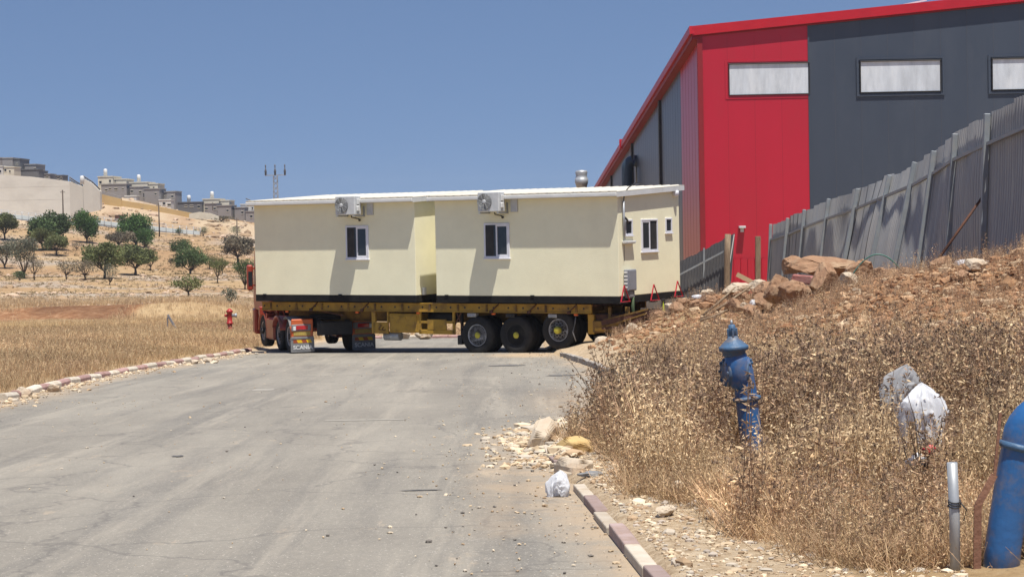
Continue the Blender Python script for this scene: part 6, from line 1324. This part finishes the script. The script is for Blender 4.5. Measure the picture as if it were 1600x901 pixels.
house('pale stone topped house with grey wings, middle of the right row', [(320, 340, 319, 344, 452, 9, 'hgrey', [(323, 326, 4, 3), (336, 326, 2.6, 3.4), (341, 331, 2, 6)]), (340, 362, 322, 346, 450, 9, 'hgrey', [(356, 329, 2.6, 3.2)]), (317, 343, 312, 340, 458, 10, 'hstone', []), (343, 359, 314, 340, 459, 9, 'hstone', [(344, 316, 2, 3)])], (332, 309, 462))
house('small grey house whose right part is hidden by the caravan', [(367, 383, 325, 346, 452, 8, 'hgrey', [(379, 332, 2.4, 3.6)]), (384, 404, 331, 352, 448, 8, 'hgrey', [(393, 338, 3, 4)]), (376, 402, 320, 345, 458, 9, 'hwhite', [(395, 325, 2, 3)])])
# poles
for (px, yt, yb, Y, lab, r_) in ((100, 297, 358, 395, 'dark utility pole in front of the concrete retaining wall', .13), (249.5, 318, 363, 392, 'tall thin utility pole before the rubble slope', .12), (371, 340, 372, 392, 'thin grey pole near the right houses', .10), (333, 316, 322, 449, 'short aerial mast on the stone topped house', .07)):
    a = WP_(px, yt, Y); b = WP_(px, yb, Y); o = empty('utility_pole', lab, 'pole', (b.x, b.y, b.z)); m_ = MB(); m_.tube([(0, 0, -1), (0, 0, a.z-b.z)], [r_*1.2, r_], 8); m_.build('shaft', M['bark'], o)
    m_ = MB(); m_.box(-.5, .5, -.06, .06, a.z-b.z-.5, a.z-b.z-.38); m_.build('crossarm', M['bark'], o)
# transmission mast behind the caravan
a = WP_(430, 258, 190); b = WP_(432, 330, 190); o = empty('power_pylon', 'lattice power pylon top with three insulators above the left caravan roof', 'pylon', (b.x, b.y, b.z))
zt = a.z-b.z; zc = (WP_(430, 274, 190).z-b.z); m_ = MB(); s = .23; zb_ = -8
for sx_ in (-s, s):
    for sy_ in (-s, s): m_.beam((sx_*1.3, sy_*1.3, zb_), (sx_*.8, sy_*.8, zc), .06)
k = zb_
while k < zc-.5:
    for sy_ in (-s, s): m_.beam((-s, sy_, k), (s, sy_, k+.5), .035); m_.beam((s, sy_, k), (-s, sy_, k+.5), .035)
    k += .5
m_.build('lattice', M['steel'], o)
m_ = MB(); m_.beam((-1.05, 0, zc), (1.05, 0, zc), .09); m_.build('crossarm', M['steel'], o)
for x in (-.95, -.02, .95):
    m_ = MB(); m_.lathe([(.09, zc), (.10, zc+.3), (.13, zc+.35), (.08, zc+.5), (.10, zc+.55), (.05, zc+.62), (.045, zc+.85), (.07, zc+.9), (.06, zc+1.05)], 10, Matrix.Translation((x, 0, 0))); m_.build('insulator', M['hdark'], o)
o = empty('street_lamp', 'dark arm of a street lamp just left of the caravan roof', 'street lamp', tuple(WP_(399, 316, 190))); m_ = MB(); m_.tube([(.2, 0, -9), (.2, 0, -.25), (.1, 0, -.05), (-.9, 0, .38)], .06, 6); m_.build('arm', M['hdark'], o); m_ = MB(); m_.beam((-.5, 0, .17), (.15, 0, -.1), .16, .1); m_.build('lamp_head', M['hdark'], o)

# thin dusty air over the whole place
m_ = MB(); m_.box(-2600, 2600, -70, 1560, -24, 34); hz_ = bpy.data.materials.new('dusty_air'); hz_.use_nodes = True; N_ = hz_.node_tree.nodes; N_.remove(N_['Principled BSDF'])
pv = N_.new('ShaderNodeVolumePrincipled'); pv.inputs['Color'].default_value = (.80, .85, .93, 1); pv.inputs['Density'].default_value = .00016; pv.inputs['Anisotropy'].default_value = .2
hz_.node_tree.links.new(pv.outputs[0], N_['Material Output'].inputs['Volume']); o = m_.build('haze', hz_); tag(o, 'thin dusty summer air', None, None, 'stuff')

print('faces', sum(len(o.data.polygons) for o in bpy.data.objects if o.type == 'MESH'))
